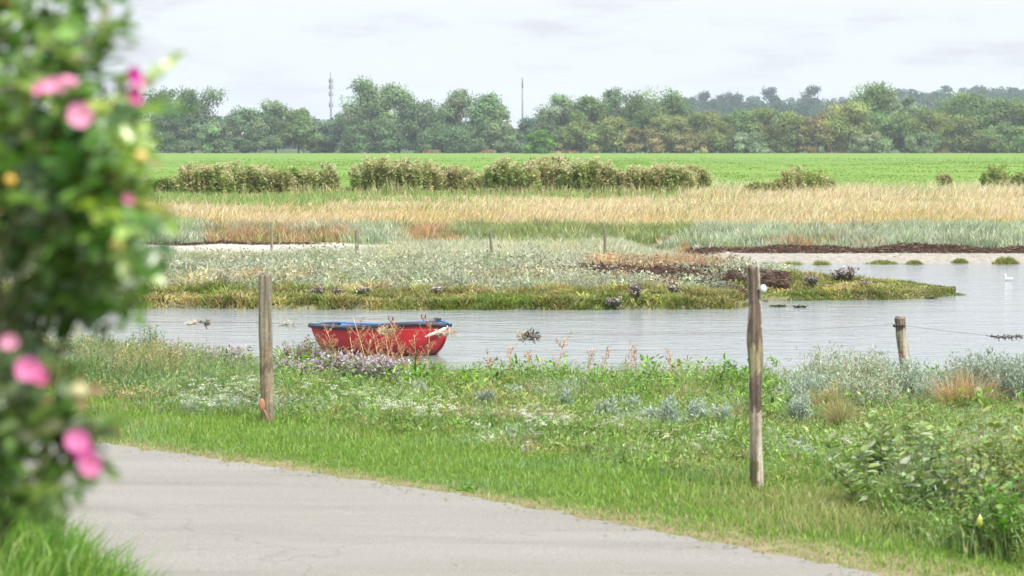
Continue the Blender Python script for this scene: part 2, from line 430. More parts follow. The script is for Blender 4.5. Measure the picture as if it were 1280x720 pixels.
# --- field
def field_material():
    m, n, l, p = mat_new('young_crop')
    p.inputs['Roughness'].default_value = 0.9; p.inputs['Specular IOR Level'].default_value = 0.1
    tc = N(n, 'ShaderNodeTexCoord'); mp = N(n, 'ShaderNodeMapping'); mp.inputs['Scale'].default_value = (0.012, 0.09, 1)
    nz = N(n, 'ShaderNodeTexNoise'); nz.inputs['Scale'].default_value = 1.0; nz.inputs['Detail'].default_value = 7; nz.inputs['Roughness'].default_value = .6
    l.new(tc.outputs['Object'], mp.inputs[0]); l.new(mp.outputs[0], nz.inputs['Vector'])
    r = N(n, 'ShaderNodeValToRGB'); e = r.color_ramp.elements
    e[0].position = .3; e[0].color = (0.10, 0.19, 0.03, 1); e[1].position = .75; e[1].color = (0.17, 0.26, 0.055, 1)
    l.new(nz.outputs['Fac'], r.inputs[0]); l.new(r.outputs[0], p.inputs['Base Color'])
    return m
m = MB(); fx = np.linspace(-1, 1, 30); fy = np.geomspace(121, 603, 30)
GX, GY = np.meshgrid(fx, fy); GX = GX * (GY * 0.35 + 20); ii = (np.arange(29)[:, None] * 30 + np.arange(29)[None, :]).ravel()
m.add(np.stack([GX.ravel(), GY.ravel(), height(GX.ravel(), GY.ravel()) + 0.12], 1), np.concatenate([np.stack([ii, ii + 1, ii + 31], 1), np.stack([ii, ii + 31, ii + 30], 1)]), (.1, .2, .05))
tag(m.build('field', field_material(), smooth=True), kind='structure')

# ------------------------------------------------------------------ haze (one even box of air round everything)
def haze_box():
    m, n, l, p = mat_new('haze_air'); n.remove(p)
    v = N(n, 'ShaderNodeVolumePrincipled'); v.inputs['Color'].default_value = (0.80, 0.90, 1.0, 1)
    v.inputs['Density'].default_value = HAZE_DENSITY; v.inputs['Anisotropy'].default_value = 0.0
    l.new(v.outputs[0], n['Material Output'].inputs['Volume'])
    b = MB(); box(b, (0, 2200, 45), (20000, 4500, 95), (1, 1, 1))
    o = b.build('haze', m); return tag(o, kind='stuff')
HAZE_DENSITY = 0.0002
haze_box()

# ------------------------------------------------------------------ far trees, each with its own trunk and crown
def crown_clumps(kind, W, Hh, n, lean):
    cs = []
    for i in range(n):
        if kind == 'pine':
            t = random.uniform(.62, .97); env = .5 * math.sqrt(max(0, 1 - ((t - .74) / .27) ** 2)) + .05
        elif kind == 'tall':
            t = random.uniform(.16, .97); env = .5 * (math.sin(PI * min(1, t * .8 + .2)) ** .6) * (1.0 if t < .7 else 1.0 - 1.6 * (t - .7))
        elif kind == 'wind':
            t = random.uniform(.2, .97); env = .34 + .2 * t
        elif kind == 'bush':
            t = random.uniform(.06, .92); env = .5 * math.sqrt(max(.05, 1 - (t ** 2.2)))
        else:
            t = random.uniform(.12, .95); env = .5 * math.sqrt(max(.06, 1 - ((t - .42) / .56) ** 2))
        ph = random.uniform(0, 2 * PI); q = math.sqrt(random.uniform(.1, 1)) * env
        x = math.cos(ph) * q * W - lean * W * t; y = math.sin(ph) * q * W * .8
        r = (random.uniform(.10, .19) if kind != 'pine' else random.uniform(.14, .22)) * (W * .55 + Hh * .45)
        cs.append((x, y, t * Hh * (1 - .5 * r / Hh if kind != 'pine' else 1), r))
    return cs
def tree(name, label, cat, group, px, top, wpx, d, kind, col, n=30, nl=170, leaf=.75, lean=0.0, trunk=(.10, .085, .07)):
    x = (px - 640) / F * d; z0 = h1(x, d)
    Hh = at_y(px, top, d).z - z0; W = wpx * d / F
    root = thing(name, (x, d, z0), label, cat, group)
    cs = crown_clumps(kind, W, Hh, n, lean)
    b = MB(); R = max(.12, Hh * .018)
    th = Hh * (.8 if kind in ('tall', 'wind', 'pine') else .6)
    tp = [(-lean * W * (k / 5) ** 1.3 + random.uniform(-.02, .02) * Hh, random.uniform(-.02, .02) * Hh, th * k / 5 - (.4 if k == 0 else 0)) for k in range(6)]
    tube(b, tp, np.linspace(R, R * .3, 6), trunk, 7)
    for (cx_, cy2, cz, r) in cs:
        k = min(4.4, max(.8, 5 * (cz - .35 * math.hypot(cx_ + lean * W * cz / Hh, cy2) - .1 * Hh) / th)); i = int(k); f = k - i
        s = np.array(tp[i]) * (1 - f) + np.array(tp[i + 1]) * f
        e_ = np.array([cx_, cy2, cz]); mid = s * .5 + e_ * .5 + np.array([0, 0, -.04 * Hh])
        tube(b, [s, mid, e_], [R * .35, R * .22, R * .08], trunk, 4, False)
    b.build('trunk', M_BARK, root)
    m = MB()
    for (cx_, cy2, cz, r) in cs:
        cc = np.asarray(col) * math.exp(random.gauss(0, .20)) * np.exp(RNG.normal(0, .06, 3))
        dv = rdir(nl); rad = r * (uni(.25, 1, nl) ** .5) * (1 + .35 * wob(dv[:, 0] * 3 + cx_, dv[:, 1] * 3 + cz, 1.0, 1))
        sc = np.array([1.15, 1.0, .78])
        P = np.array([cx_, cy2, cz]) + dv * rad[:, None] * sc
        Nn = unit(dv * 1.2 + RNG.normal(size=(nl, 3)) * .40 + np.array([0, 0, .35]))
        A = np.cross(Nn, rdir(nl)); A[:, 0] -= .25 if lean else 0
        quads(m, P, A, Nn, uni(.6, 1.3, nl) * leaf, uni(.35, .7, nl) * leaf, vary(cc, nl, .11, .04))
        ns = nl // 7                     # loose sprays that break the outline
        dv = unit(rdir(ns) + np.array([-.3 if lean else 0, 0, .55])); P = np.array([cx_, cy2, cz]) + dv * r * uni(.95, 1.35, ns)[:, None] * sc
        quads(m, P, dv, rdir(ns), uni(.9, 1.6, ns) * leaf, uni(.25, .45, ns) * leaf, vary(cc * 1.1, ns, .15, .05))
    m.build('crown', M_FAR, root)
    return root

GREY, GREYD, MID, OLIVE, OLIVEL, BRIGHT, PALE, TAN, BLUE = (.18, .255, .13), (.135, .20, .105), (.16, .235, .09), (.185, .23, .08), (.235, .28, .10), (.115, .235, .045), (.22, .285, .165), (.24, .225, .10), (.115, .185, .12)
GT = 'trees along the far edge of the green field'
TREES = [  # px, top, width, distance, kind, colour, clumps, lean, name, category, label
 (240, 110, 84, 625, 'wind', GREYD, 52, .14, 'broadleaf_tree', 'tree', 'dark grey green windswept tree at the left end of the far tree line'),
 (262, 148, 60, 618, 'bush', GREY, 22, 0, 'broadleaf_tree', 'tree', 'low grey tree tucked under the windswept tree at the left end of the tree line'),
 (212, 150, 50, 616, 'bush', GREYD, 18, 0, 'broadleaf_tree', 'tree', 'low dark tree nearest the small red roof at the left end of the field edge'),
 (308, 132, 56, 632, 'round', GREY, 26, .05, 'broadleaf_tree', 'tree', 'grey green tree between the windswept tree and the spiky topped tree'),
 (345, 126, 62, 628, 'tall', GREY, 30, .05, 'broadleaf_tree', 'tree', 'tall grey green tree with a spiky top, second left of the lattice mast'),
 (374, 133, 48, 622, 'round', MID, 24, .05, 'broadleaf_tree', 'tree', 'mid green rounded tree just left of the lattice mast gap'),
 (325, 160, 60, 612, 'bush', GREYD, 16, 0, 'shrub_tree', 'tree', 'low dark shrub tree at the field edge below the twin crowns'),
 (408, 150, 48, 690, 'round', BLUE, 22, 0, 'broadleaf_tree', 'tree', 'bluish round tree under the lattice mast, farther back than its neighbours'),
 (432, 138, 44, 670, 'round', BLUE, 20, 0, 'broadleaf_tree', 'tree', 'bluish grey tree just right of the lattice mast, partly behind the tallest tree'),
 (402, 168, 36, 640, 'bush', GREYD, 12, 0, 'shrub_tree', 'tree', 'small dark shrub tree in the gap below the lattice mast'),
 (462, 96, 56, 632, 'tall', GREY, 34, .10, 'broadleaf_tree', 'tree', 'tallest grey tree of the line, open crown, right of the lattice mast'),
 (500, 104, 70, 626, 'tall', GREY, 40, .12, 'broadleaf_tree', 'tree', 'broad grey tree with gaps in its crown, touching the tallest tree on its right'),
 (470, 148, 90, 617, 'bush', GREYD, 28, 0, 'broadleaf_tree', 'tree', 'wide dark low tree filling the foot of the tallest tree'),
 (532, 122, 56, 624, 'round', GREYD, 28, .08, 'broadleaf_tree', 'tree', 'dark grey tree between the tallest pair and the rounded crowns left of the slim mast'),
 (578, 110, 66, 630, 'tall', GREY, 36, .08, 'broadleaf_tree', 'tree', 'grey green tree with a domed top, second to the left of the slim mast'),
 (614, 117, 56, 625, 'tall', GREY, 32, .06, 'broadleaf_tree', 'tree', 'grey green tree with a pointed top, nearest on the left of the slim mast'),
 (560, 152, 84, 614, 'bush', GREYD, 26, 0, 'broadleaf_tree', 'tree', 'low dark spreading tree at the field edge under the domed grey tree'),
 (628, 152, 56, 615, 'bush', GREY, 20, 0, 'broadleaf_tree', 'tree', 'low grey tree at the field edge just left of the bright green bush'),
 (665, 146, 44, 680, 'round', BLUE, 20, 0, 'broadleaf_tree', 'tree', 'bluish tree set back in the gap below the slim mast'),
 (702, 117, 66, 634, 'tall', GREY, 34, .05, 'broadleaf_tree', 'tree', 'grey tree with two ragged tops, first to the right of the slim mast'),
 (742, 118, 56, 630, 'round', MID, 30, .04, 'broadleaf_tree', 'tree', 'mid green tree between the ragged grey tree and the feathery dome'),
 (772, 110, 50, 650, 'tall', GREY, 22, .05, 'broadleaf_tree', 'tree', 'thin open grey tree whose top shows sky, left of the feathery dome'),
 (822, 106, 86, 628, 'round', MID, 46, .05, 'broadleaf_tree', 'tree', 'large feathery green dome rising over the olive bushes, centre right'),
 (673, 160, 34, 585, 'bush', BRIGHT, 30, 0, 'round_bush', 'bush', 'small bright green round bush standing alone in front of the tree line'),
 (722, 150, 62, 612, 'bush', OLIVE, 26, 0, 'willow_bush', 'bush', 'olive bush right next to the bright green bush'),
 (765, 146, 58, 608, 'bush', OLIVEL, 26, 0, 'willow_bush', 'bush', 'light olive bush in front of the ragged grey and mid green trees'),
 (800, 158, 44, 603, 'bush', TAN, 18, 0, 'willow_bush', 'bush', 'tan brown bush with dry leaves, below the left half of the feathery dome'),
 (838, 140, 62, 608, 'bush', OLIVEL, 28, 0, 'willow_bush', 'bush', 'light yellowish olive bush below the feathery dome'),
 (886, 136, 66, 606, 'bush', OLIVE, 30, 0, 'willow_bush', 'bush', 'olive bush with brown streaks at the right foot of the feathery dome'),
 (862, 166, 50, 602, 'bush', TAN, 16, 0, 'willow_bush', 'bush', 'low tan bush in front of the olive bushes by the field, centre right'),
 (925, 136, 60, 612, 'bush', MID, 28, 0, 'willow_bush', 'bush', 'green bush below the two lone pine tops of the ridge'),
 (952, 134, 62, 616, 'round', OLIVE, 28, 0, 'willow_bush', 'bush', 'olive green rounded tree just left of the tan streaked bush'),
 (985, 138, 58, 610, 'bush', OLIVE, 26, 0, 'willow_bush', 'bush', 'olive bush below the lone pine on the ridge'),
 (934, 164, 46, 602, 'bush', PALE, 18, 0, 'shrub_tree', 'bush', 'pale silvery low bush at the field edge under the two lone pine tops'),
 (1022, 140, 44, 606, 'bush', TAN, 22, 0, 'willow_bush', 'bush', 'tan streaked bush left of the light olive dome'),
 (1056, 126, 72, 612, 'round', OLIVEL, 36, 0, 'willow_bush', 'bush', 'light olive dome in front of the high grey green crown on the right'),
 (1096, 103, 74, 640, 'round', MID, 40, .05, 'broadleaf_tree', 'tree', 'high grey green crown rising above the ridge on the right, highest of that side'),
 (1135, 118, 44, 636, 'round', PALE, 22, .05, 'broadleaf_tree', 'tree', 'pale whitish leaved tree leaning against the high crown on the right'),
 (1108, 134, 66, 610, 'bush', MID, 30, 0, 'willow_bush', 'bush', 'green bush with a bluish dark foot, in front of the high crown on the right'),
 (1090, 164, 50, 602, 'bush', PALE, 18, 0, 'shrub_tree', 'bush', 'silvery low bush at the field edge below the light olive dome'),
 (1160, 134, 66, 612, 'bush', OLIVE, 30, 0, 'willow_bush', 'bush', 'olive bush in front of the pale whitish tree'),
 (1208, 112, 92, 632, 'round', MID, 44, .04, 'broadleaf_tree', 'tree', 'broad pale topped green tree, second from the right edge of the line'),
 (1205, 142, 64, 610, 'bush', OLIVE, 28, 0, 'willow_bush', 'bush', 'olive bush at the foot of the broad pale topped tree'),
 (1262, 118, 84, 628, 'round', MID, 40, 0, 'broadleaf_tree', 'tree', 'green tree at the right edge of the far tree line'),
 (1255, 150, 66, 606, 'bush', MID, 26, 0, 'willow_bush', 'bush', 'low green bush at the field edge under the tree at the right edge'),
 (1150, 166, 54, 603, 'bush', GREY, 18, 0, 'shrub_tree', 'bush', 'low grey green bush at the field edge between two olive bushes on the right'),
]
for (px, top, w, d, kd, c, n, ln, nm, ct, lb) in TREES:
    tree(nm, lb, ct, GT, px, top, w, d, kd, c, int(n * 1.35), 190, .72, ln)
for k, (px, top, w, d) in enumerate([(150, 120, 80, 630), (90, 115, 90, 640), (20, 125, 90, 630), (-60, 118, 100, 640), (1340, 116, 90, 630), (1400, 130, 80, 620), (1460, 112, 100, 640)]):
    lb = 'grey green tree of the far line behind the rose bush' if px < 400 else 'green tree of the far line beyond the right edge of the view'
    tree('broadleaf_tree', lb, 'tree', 'trees behind the rose bush' if px < 400 else 'trees past the right edge', px, top, w, d, 'round', GREY if px < 400 else MID, 26, 110, .8)

# lone pines on the ridge, taller than the wood around them
for px, top, lb in ((962, 111, 'flat topped pine sticking up from the ridge wood, left one of the lone pair'), (1011, 109, 'lone pine with a tilted flat crown on the ridge, right one of the lone pair'),
                    (882, 116, 'dark pine at the left end of the ridge wood beside the feathery dome'), (912, 113, 'dark pine on the ridge between the feathery dome and the lone pair'),
                    (790, 113, 'bluish pine top seen left of the feathery dome')):
    tree('pine_tree', lb, 'tree', 'pines on the far ridge', px, top, 22, 1500, 'pine', (.035, .07, .05), 7, 120, 1.5)

# the wood on the ridge: one mass
m = MB(); tr = MB()
for i in range(720):
    right = i < 560
    px = random.uniform(690, 1500) if right else random.uniform(-150, 690)
    d = random.uniform(1200, 1900) if right else random.uniform(1000, 1200)
    x = (px - 640) / F * d; z = h1(x, d); Hh = random.uniform(13, 20) * (1 if right else .75)
    if 560 < px < 690: Hh *= .8
    tube(tr, [(x, d, z - .5), (x, d, z + Hh * .8)], [.35, .15], (.09, .08, .07), 5)
    for q in range(7):
        c0 = np.array([x + random.uniform(-3.6, 3.6), d + random.uniform(-3, 3), z + Hh * random.uniform(.15, .93)]); r = random.uniform(2.0, 3.6); n = 45
        dv = rdir(n); P = c0 + dv * r * (uni(.4, 1, n) ** .5)[:, None] * np.array([1.15, 1, .75])
        Nn = unit(dv + RNG.normal(size=(n, 3)) * .5 + np.array([0, 0, .3]))
        quads(m, P, np.cross(Nn, rdir(n)), Nn, uni(1.2, 2.4, n), uni(.8, 1.5, n), vary(np.array((.05, .10, .06)) * math.exp(random.gauss(0, .15)), n, .15, .05))
tag(m.build('forest', M_FAR), 'dark bluish wood of pines covering the far ridge', 'wood', kind='stuff')
tag(tr.build('forest_trunks', M_BARK), 'trunks of the far ridge wood', 'wood', kind='stuff')

# masts
def mast(px, top, d, label, lattice):
    x = (px - 640) / F * d; z0 = h1(x, d); Hh = at_y(px, top, d).z - z0
    root = thing('radio_mast', (x, d, z0), label, 'mast'); c = (.15, .16, .18)
    s = MB()
    if lattice:
        w = .6
        leg = [(w * math.cos(a), w * math.sin(a)) for a in (0, PI * 2 / 3, PI * 4 / 3)]
        for lx, ly in leg: tube(s, [(lx, ly, -1), (lx * .6, ly * .6, Hh * .9)], .16, c, 5)
        k = 0; z = 0
        while z < Hh * .9 - 1.5:
            f0, f1 = 1 - .4 * z / Hh / .9, 1 - .4 * (z + 1.5) / Hh / .9
            for j in range(3):
                a, b = leg[j], leg[(j + 1) % 3]
                tube(s, [(a[0] * f0, a[1] * f0, z), (b[0] * f1, b[1] * f1, z + 1.5)], .10, c, 4)
                tube(s, [(a[0] * f0, a[1] * f0, z), (b[0] * f0, b[1] * f0, z)], .09, c, 4)
            z += 1.5
        s.build('lattice_tower', M_METAL, root)
        t = MB(); tube(t, [(0, 0, Hh * .9 - 2), (0, 0, Hh)], .22, c, 8); t.build('top_pole', M_METAL, root)
        for zf in (.55, .7, .8, .88):
            for a in (0.3, 2.4, 4.5):
                p = MB(); box(p, (1.1 * math.cos(a), 1.1 * math.sin(a), Hh * zf), (.4, .4, 2.4), (.2, .2, .21)); p.build('antenna_panel', M_METAL, root)
    else:
        tube(s, [(0, 0, -1), (0, 0, Hh * .5), (0, 0, Hh * .85)], [.5, .42, .36], c, 10); s.build('pole', M_METAL, root)
        t = MB(); tube(t, [(0, 0, Hh * .85), (0, 0, Hh)], .44, (.16, .17, .19), 10); t.build('antenna_shroud', M_METAL, root)
mast(414, 90, 1300, 'lattice radio mast with antenna panels behind the far trees, the left of two masts', True)
mast(653, 97, 1300, 'slim plain radio mast behind the far trees, the right of two masts', False)

# houses glimpsed between the trees
M_WALL = attr_mat('rendered_wall', 0.85, nscale=2, amount=.1)
def house(px, py, d, w, hgt, label, wallc, roofc):
    x = (px - 640) / F * d; z0 = h1(x, d); root = thing('house', (x, d, z0), label, 'house')
    m = MB(); box(m, (0, 0, hgt / 2), (w, 7, hgt), wallc); m.build('wall', M_WALL, root)
    r = MB(); a = w / 2 + .4; b = 3.9; zt = hgt + 3
    V = [(-a, -b, hgt + .003), (a, -b, hgt + .003), (a, b, hgt + .003), (-a, b, hgt + .003), (-a, 0, zt), (a, 0, zt)]
    r.add(V, [(0, 1, 5), (0, 5, 4), (2, 3, 4), (2, 4, 5), (0, 4, 3), (1, 2, 5), (0, 3, 2), (0, 2, 1)], np.array(roofc)); r.build('roof', M_WALL, root)
    for k in (-.28, .22):
        wd = MB(); box(wd, (k * w, -3.5, hgt * .5), (1.3, .12, 1.3), (.08, .09, .10)); wd.build('window', M_METAL, root)
house(196, 165, 655, 9, 3.2, 'white house with a red roof half hidden by the leftmost far trees', (.75, .72, .7), (.34, .12, .09))
house(303, 172, 655, 10, 3.0, 'pale low house glimpsed between trees left of the lattice mast', (.7, .68, .68), (.45, .42, .42))

# tawny reeds along the tree feet
m = MB(); n = 9000
px = uni(150, 620, n); px2 = uni(620, 1400, n // 3); px = np.concatenate([px, px2]); n = len(px); d = uni(603, 611, n); x = (px - 640) / F * d
keep = wob(x, x * 0, 9, 2) > .1; x, d, n = x[keep], d[keep], keep.sum()
blades(m, np.stack([x, d, height(x, d)], 1), uni(.6, 1.5, n) * (.6 + .5 * wob(x, d, 5, 1)), uni(.25, .5, n), uni(0, .4, n), uni(0, 6.28, n), pick([(.30, .19, .10), (.22, .20, .09), (.35, .28, .2)], [3, 2, 1], n))
tag(m.build('reeds', M_DRY), 'strip of tawny dry reeds along the foot of the far trees', 'reeds', kind='stuff')
# ------------------------------------------------------------------ tall flowering herbs in front of the field
GH = 'tall flowering herb clumps between the field and the straw meadow'
def herb(px, top, base, wpx, label, plume=1.0, tone=0, name='tall_herb_clump', thick=1.0):
    p = at_z(px, base, -.42); d = p.y; x = p.x; z0 = h1(x, d)
    Hh = at_y(px, top, d).z - z0; W = wpx * d / F; D = min(2.2, W * .6)
    root = thing(name, (x, d, z0), label, 'plant', GH)
    ns = int(60 * W * thick); sx = uni(-.58, .58, ns) * W * uni(.8, 1.08, ns); sy = uni(-.5, .5, ns) * D
    hh = Hh * uni(.72, 1.03, ns) * np.clip(1.02 - .22 * (np.abs(sx) / (W * .5)) ** 3, .5, 1) * (1 + .16 * wob(sx + px, sy, .9, 1) + .08 * wob(sx * 3 + px, sy, .9, 2))
    lx = RNG.normal(-.06, .09, ns) * hh; ly = RNG.normal(0, .08, ns) * hh
    st = MB(); blades(st, np.stack([sx, sy, np.full(ns, -.1)], 1), hh + .1, .04, np.hypot(lx, ly) / hh, np.arctan2(ly, lx), pick([(.26, .23, .10), (.20, .24, .10), (.32, .25, .15)], [2, 2, 1], ns))
    st.build('stem', M_DRY, root)
    m = MB(); q = 26; n = ns * q; k = np.repeat(np.arange(ns), q); t = uni(.08, 1, n) ** .75
    P = np.stack([sx[k] + lx[k] * t, sy[k] + ly[k] * t, hh[k] * t], 1); dv = rdir(n); dv[:, 2] = np.abs(dv[:, 2]) * .5
    P += dv * uni(0, .17, n)[:, None]
    gp = wob(sx[k] + px, sy[k], 1.3, 2)
    c1 = pick([(.235, .31, .09), (.29, .35, .125), (.19, .28, .07)], [3, 2, 2], n, .12); c2 = pick([(.37, .345, .17), (.40, .345, .19), (.33, .33, .14)], [3, 2, 2], n, .12)
    mix = ((gp + tone + RNG.normal(0, .5, n)) > .45)[:, None]
    quads(m, P, dv + RNG.normal(size=(n, 3)) * .4, rdir(n) + np.array([0, -.3, .8]), uni(.13, .30, n), uni(.06, .12, n), np.where(mix, c2, c1))
    m.build('foliage', M_DRY, root)
    f = MB(); q = 18; k = np.repeat(np.arange(ns)[RNG.random(ns) < .55 * plume], q); n = len(k)
    P = np.stack([sx[k] + lx[k], sy[k] + ly[k], hh[k]], 1) + RNG.normal(size=(n, 3)) * np.array([.09, .09, .08])
    quads(f, P, rdir(n), rdir(n) + np.array([0, -.3, .6]), uni(.06, .15, n), uni(.05, .09, n), pick([(.52, .47, .31), (.48, .44, .27), (.56, .51, .36), (.42, .41, .21)], [3, 2, 1.5, 2], n, .08))
    f.build('blossoms', M_DRY, root)
    return root
for a in [
 (207, 222, 247, 40, 'low green herb clump at the left end of the row, next to the rose bush', .1, -.3),
 (258, 207, 248, 58, 'herb clump with pale plumes and a green foot, second from the left of the row', .8, -.3),
 (302, 206, 247, 52, 'herb clump with creamy plumes, third from the left of the row', .8, .0),
 (338, 211, 247, 50, 'dull olive herb clump with few plumes, left of the dark green gap', .2, .5),
 (366, 212, 246, 40, 'dark green herb clump in the middle of the left stretch of the row', .2, -.5),
 (398, 207, 246, 46, 'brownish herb clump at the right end of the left stretch, before the gap', .6, .5),
 (474, 200, 246, 56, 'tall herb clump with pinkish plumes, first after the gap', 1.0, -.1),
 (520, 201, 246, 58, 'herb clump thick with pinkish plumes, over the blue edged red boat', 1.0, .2),
 (566, 208, 245, 56, 'herb clump with tan plumes before the row rises again', .9, .3),
 (640, 199, 246, 60, 'green herb clump with white tops at the start of the highest stretch', .8, -.3),
 (690, 196, 245, 66, 'highest herb clump of the row, dense creamy plumes', 1.0, -.1),
 (738, 201, 246, 60, 'herb clump with dark green hollows, right after the highest clump', .8, .0),
 (788, 209, 246, 62, 'olive herb clump with short plumes, third from the right of the row', .5, .2),
 (836, 207, 246, 60, 'herb clump with straw coloured plumes, second from the right of the row', .8, .3),
 (868, 210, 245, 36, 'narrow brown herb clump ending the row on the right', .5, .6),
 (600, 222, 246, 34, 'short herb clump in the dip left of the highest stretch', .4, .1),
 (437, 236, 246, 14, 'small straw coloured tuft of herbs in the gap of the row', .5, .6)]:
    herb(*a)
for a in [
 (1000, 210, 246, 52, 'loose greenish weed clump standing in straw grass, right of the herb row', .25, .2),
 (950, 228, 246, 36, 'low brown weed clump in straw grass left of the loose greenish one', .1, .6),
 (1035, 216, 245, 20, 'thin brown weed stalks beside the loose greenish clump', .2, .8),
 (1246, 206, 240, 30, 'dark brown dock clump standing up near the right edge of the straw meadow', .0, .9),
 (1182, 213, 238, 16, 'small dark dock stalk clump left of the bigger one at the right edge', .0, .9),
 (1276, 214, 242, 24, 'brown weed clump cut by the right edge of the view', .1, .7)]:
    herb(*a, name='weed_clump', thick=.42)

# straw meadow
def fan(n, d0, d1, p0=-350, p1=1630):
    d = np.sqrt(uni(d0 ** 2, d1 ** 2, n)); px = uni(p0, p1, n); return px, (px - 640) / F * d, d
m = MB()
px, x, d = fan(300000, 73, 142)
w1 = wob(x, d * 2.2, 2.6, 0); w2 = wob(x, d * 3, 4.5, 1)
gl = 100 + 3 * wob(px * .02, px * 0, 1.0, 2); dens = np.where(d > 113, np.where(px > 870, 1, np.where(px < 470, .08, .5)), np.where((px < 480 + 90 * wob(x * .5, d, 2.0, 1)) & (d > gl), .22, 1)); dens = np.where((d > 119) & (px < 880), 0, np.where(d > 121, dens * .6 * np.clip((148 - d) / 26, 0, 1), dens))
keep = (RNG.random(len(x)) < dens * (.75 + .25 * w1)) & (d > 77 + 2.2 * wob(x, d * .3, 2.2, 1) + RNG.normal(0, 1.0, len(x))); px, x, d, w1, w2 = px[keep], x[keep], d[keep], w1[keep], w2[keep]; n = len(x)
straw = pick([(.53, .47, .33), (.58, .525, .40), (.47, .43, .28), (.51, .43, .29), (.38, .39, .22)], [4, 3, 2, 2, 1.4], n)
orange = pick([(.52, .40, .22), (.52, .43, .25)], [1, 1], n); pale = pick([(.61, .54, .38), (.57, .50, .31)], [1, 1], n); grn = pick([(.26, .30, .11), (.36, .35, .15)], [1, 1], n)
c = straw
c = np.where(((d < 92) & (w2 + RNG.normal(0, .4, n) > -.1))[:, None], orange, c)
c = np.where(((d > 94) & (w1 + RNG.normal(0, .4, n) > .3))[:, None], pale, c)
c = np.where(((w2 - .3 * w1 + RNG.normal(0, .35, n)) > .45)[:, None], grn, c)
hh = uni(.12, .46, n) * (1 + .5 * w1 + .25 * wob(x, d * 2, 1.0, 3)) * np.where((d > 108) & (px > 850), 1.65, np.clip(1.15 - (d - 80) / 70, .55, 1))
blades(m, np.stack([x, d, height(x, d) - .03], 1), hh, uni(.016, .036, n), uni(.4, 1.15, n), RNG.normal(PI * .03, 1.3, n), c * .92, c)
tag(m.build('dry_grass', M_DRY), 'golden straw meadow of dry windblown grass beyond the water', 'grass', kind='stuff')
# green grass strip at the foot of the herbs
m = MB(); px, x, d = fan(46000, 99, 126)
w1 = wob(x, d * 2, 2.4, 3); keep = (px < 900) & (w1 + np.where(px < 480 + 90 * wob(x * .5, d, 2.0, 1), 1.2, -.15) > 0) & ((px < 480 + 90 * wob(x * .5, d, 2.0, 1)) | (d > 109)); px, x, d = px[keep], x[keep], d[keep]; n = len(x)
blades(m, np.stack([x, d, height(x, d) - .03], 1), uni(.25, .5, n), uni(.04, .08, n), uni(.1, .5, n), uni(0, 6.28, n), pick([(.16, .285, .08), (.21, .31, .10), (.26, .33, .13), (.40, .37, .2)], [2, 2, 1, .8], n))
px, x, d = fan(9000, 115.5, 118.2); kk = px < 895; px, x, d = px[kk], x[kk], d[kk]; n = len(x)
blades(m, np.stack([x, d, height(x, d) - .03], 1), uni(.25, .75, n) * (1 + .5 * wob(x, d, 1.2, 0)), uni(.03, .06, n), uni(.1, .6, n), uni(0, 6.28, n), pick([(.24, .32, .11), (.46, .41, .25), (.36, .36, .17)], [2, 2, 1], n))
tag(m.build('meadow_grass', M_GRASS), 'strip of fresh green grass at the foot of the tall herbs', 'grass', kind='stuff')
# crop blades of the field (nearest part, so its edge is not a flat sheet)
m = MB(); px, x, d = fan(110000, 122, 420)
k = RNG.random(len(x)) < np.clip((430 - d) / 250, 0, 1); px, x, d = px[k], x[k], d[k]; n = len(x); w1 = wob(x * .25, d, 6, 1)
blades(m, np.stack([x, d, height(x, d) + .08], 1), uni(.05, .11, n), uni(.08, .2, n) * d / 160, uni(0, .5, n), uni(0, 6.28, n), pick([(.15, .265, .042), (.175, .285, .055), (.22, .30, .08)], [3, 3, 1.2], n, .09, .04) * (1 + .10 * w1[:, None] + .12 * wob(x * .08, d * .5, 9, 2)[:, None]))
tag(m.build('crop_grass', M_GRASS), 'bright green young crop covering the flat field', 'crop', kind='stuff')
# ------------------------------------------------------------------ far shore: wormwood belt, wrack, beach tufts
m = MB()
ncl = 4600; px, x, d = fan(ncl, 65.5, 81)
we = worm_edge(px); keep = (d > we + .3) & (d < 77.5 + 2.2 * wob(x, d * .3, 2.2, 1)); px, x, d, we = px[keep], x[keep], d[keep], we[keep]; ncl = len(x)
q = 34; k = np.repeat(np.arange(ncl), q); n = len(k)
front = np.clip((d - we) / 3.0, 0, 1)
ch = uni(.38, .66, ncl) * (.75 + .25 * front) * (1 + .2 * wob(x, d, 1.6, 1))
ch *= np.where((px > 540) & (px < 860) & (d < we + 4), .7, 1)
w2 = wob(x, d * .5, 3.2, 2) + RNG.normal(0, .25, ncl)
silver = pick([(.36, .40, .29), (.30, .36, .24), (.43, .46, .36), (.27, .33, .19)], [3, 3, 2, 2], ncl, .2, .04)
rust = pick([(.40, .25, .14), (.34, .25, .14), (.30, .28, .13)], [3, 2, 2], ncl); green = pick([(.22, .28, .10), (.27, .30, .14), (.18, .22, .09)], [2, 2, 1], ncl)
cc = silver
isr = ((px > 265) & (px < 440) & (w2 > -.6)) | ((px > 505) & (px < 560) & (w2 > -.6)) | ((px > 560) & (w2 > .75))
isg = (px > 545) & (px < 870) & (w2 < .25)
cc = np.where(isr[:, None], rust, cc); cc = np.where((isg & ~isr)[:, None], green, cc)
mid_ = np.where((px < 545) | (px > 870), 0, .0)
rr = RNG.normal(0, .24, (n, 2)); P = np.stack([x[k] + rr[:, 0], d[k] + rr[:, 1], np.zeros(n)], 1); P[:, 2] = height(P[:, 0], P[:, 1]) - .04
c = np.clip(cc[k] * np.exp(RNG.normal(0, .14, (n, 1)) + (.22 * wob(x, d, .7, 3))[k][:, None]), 0, .8)
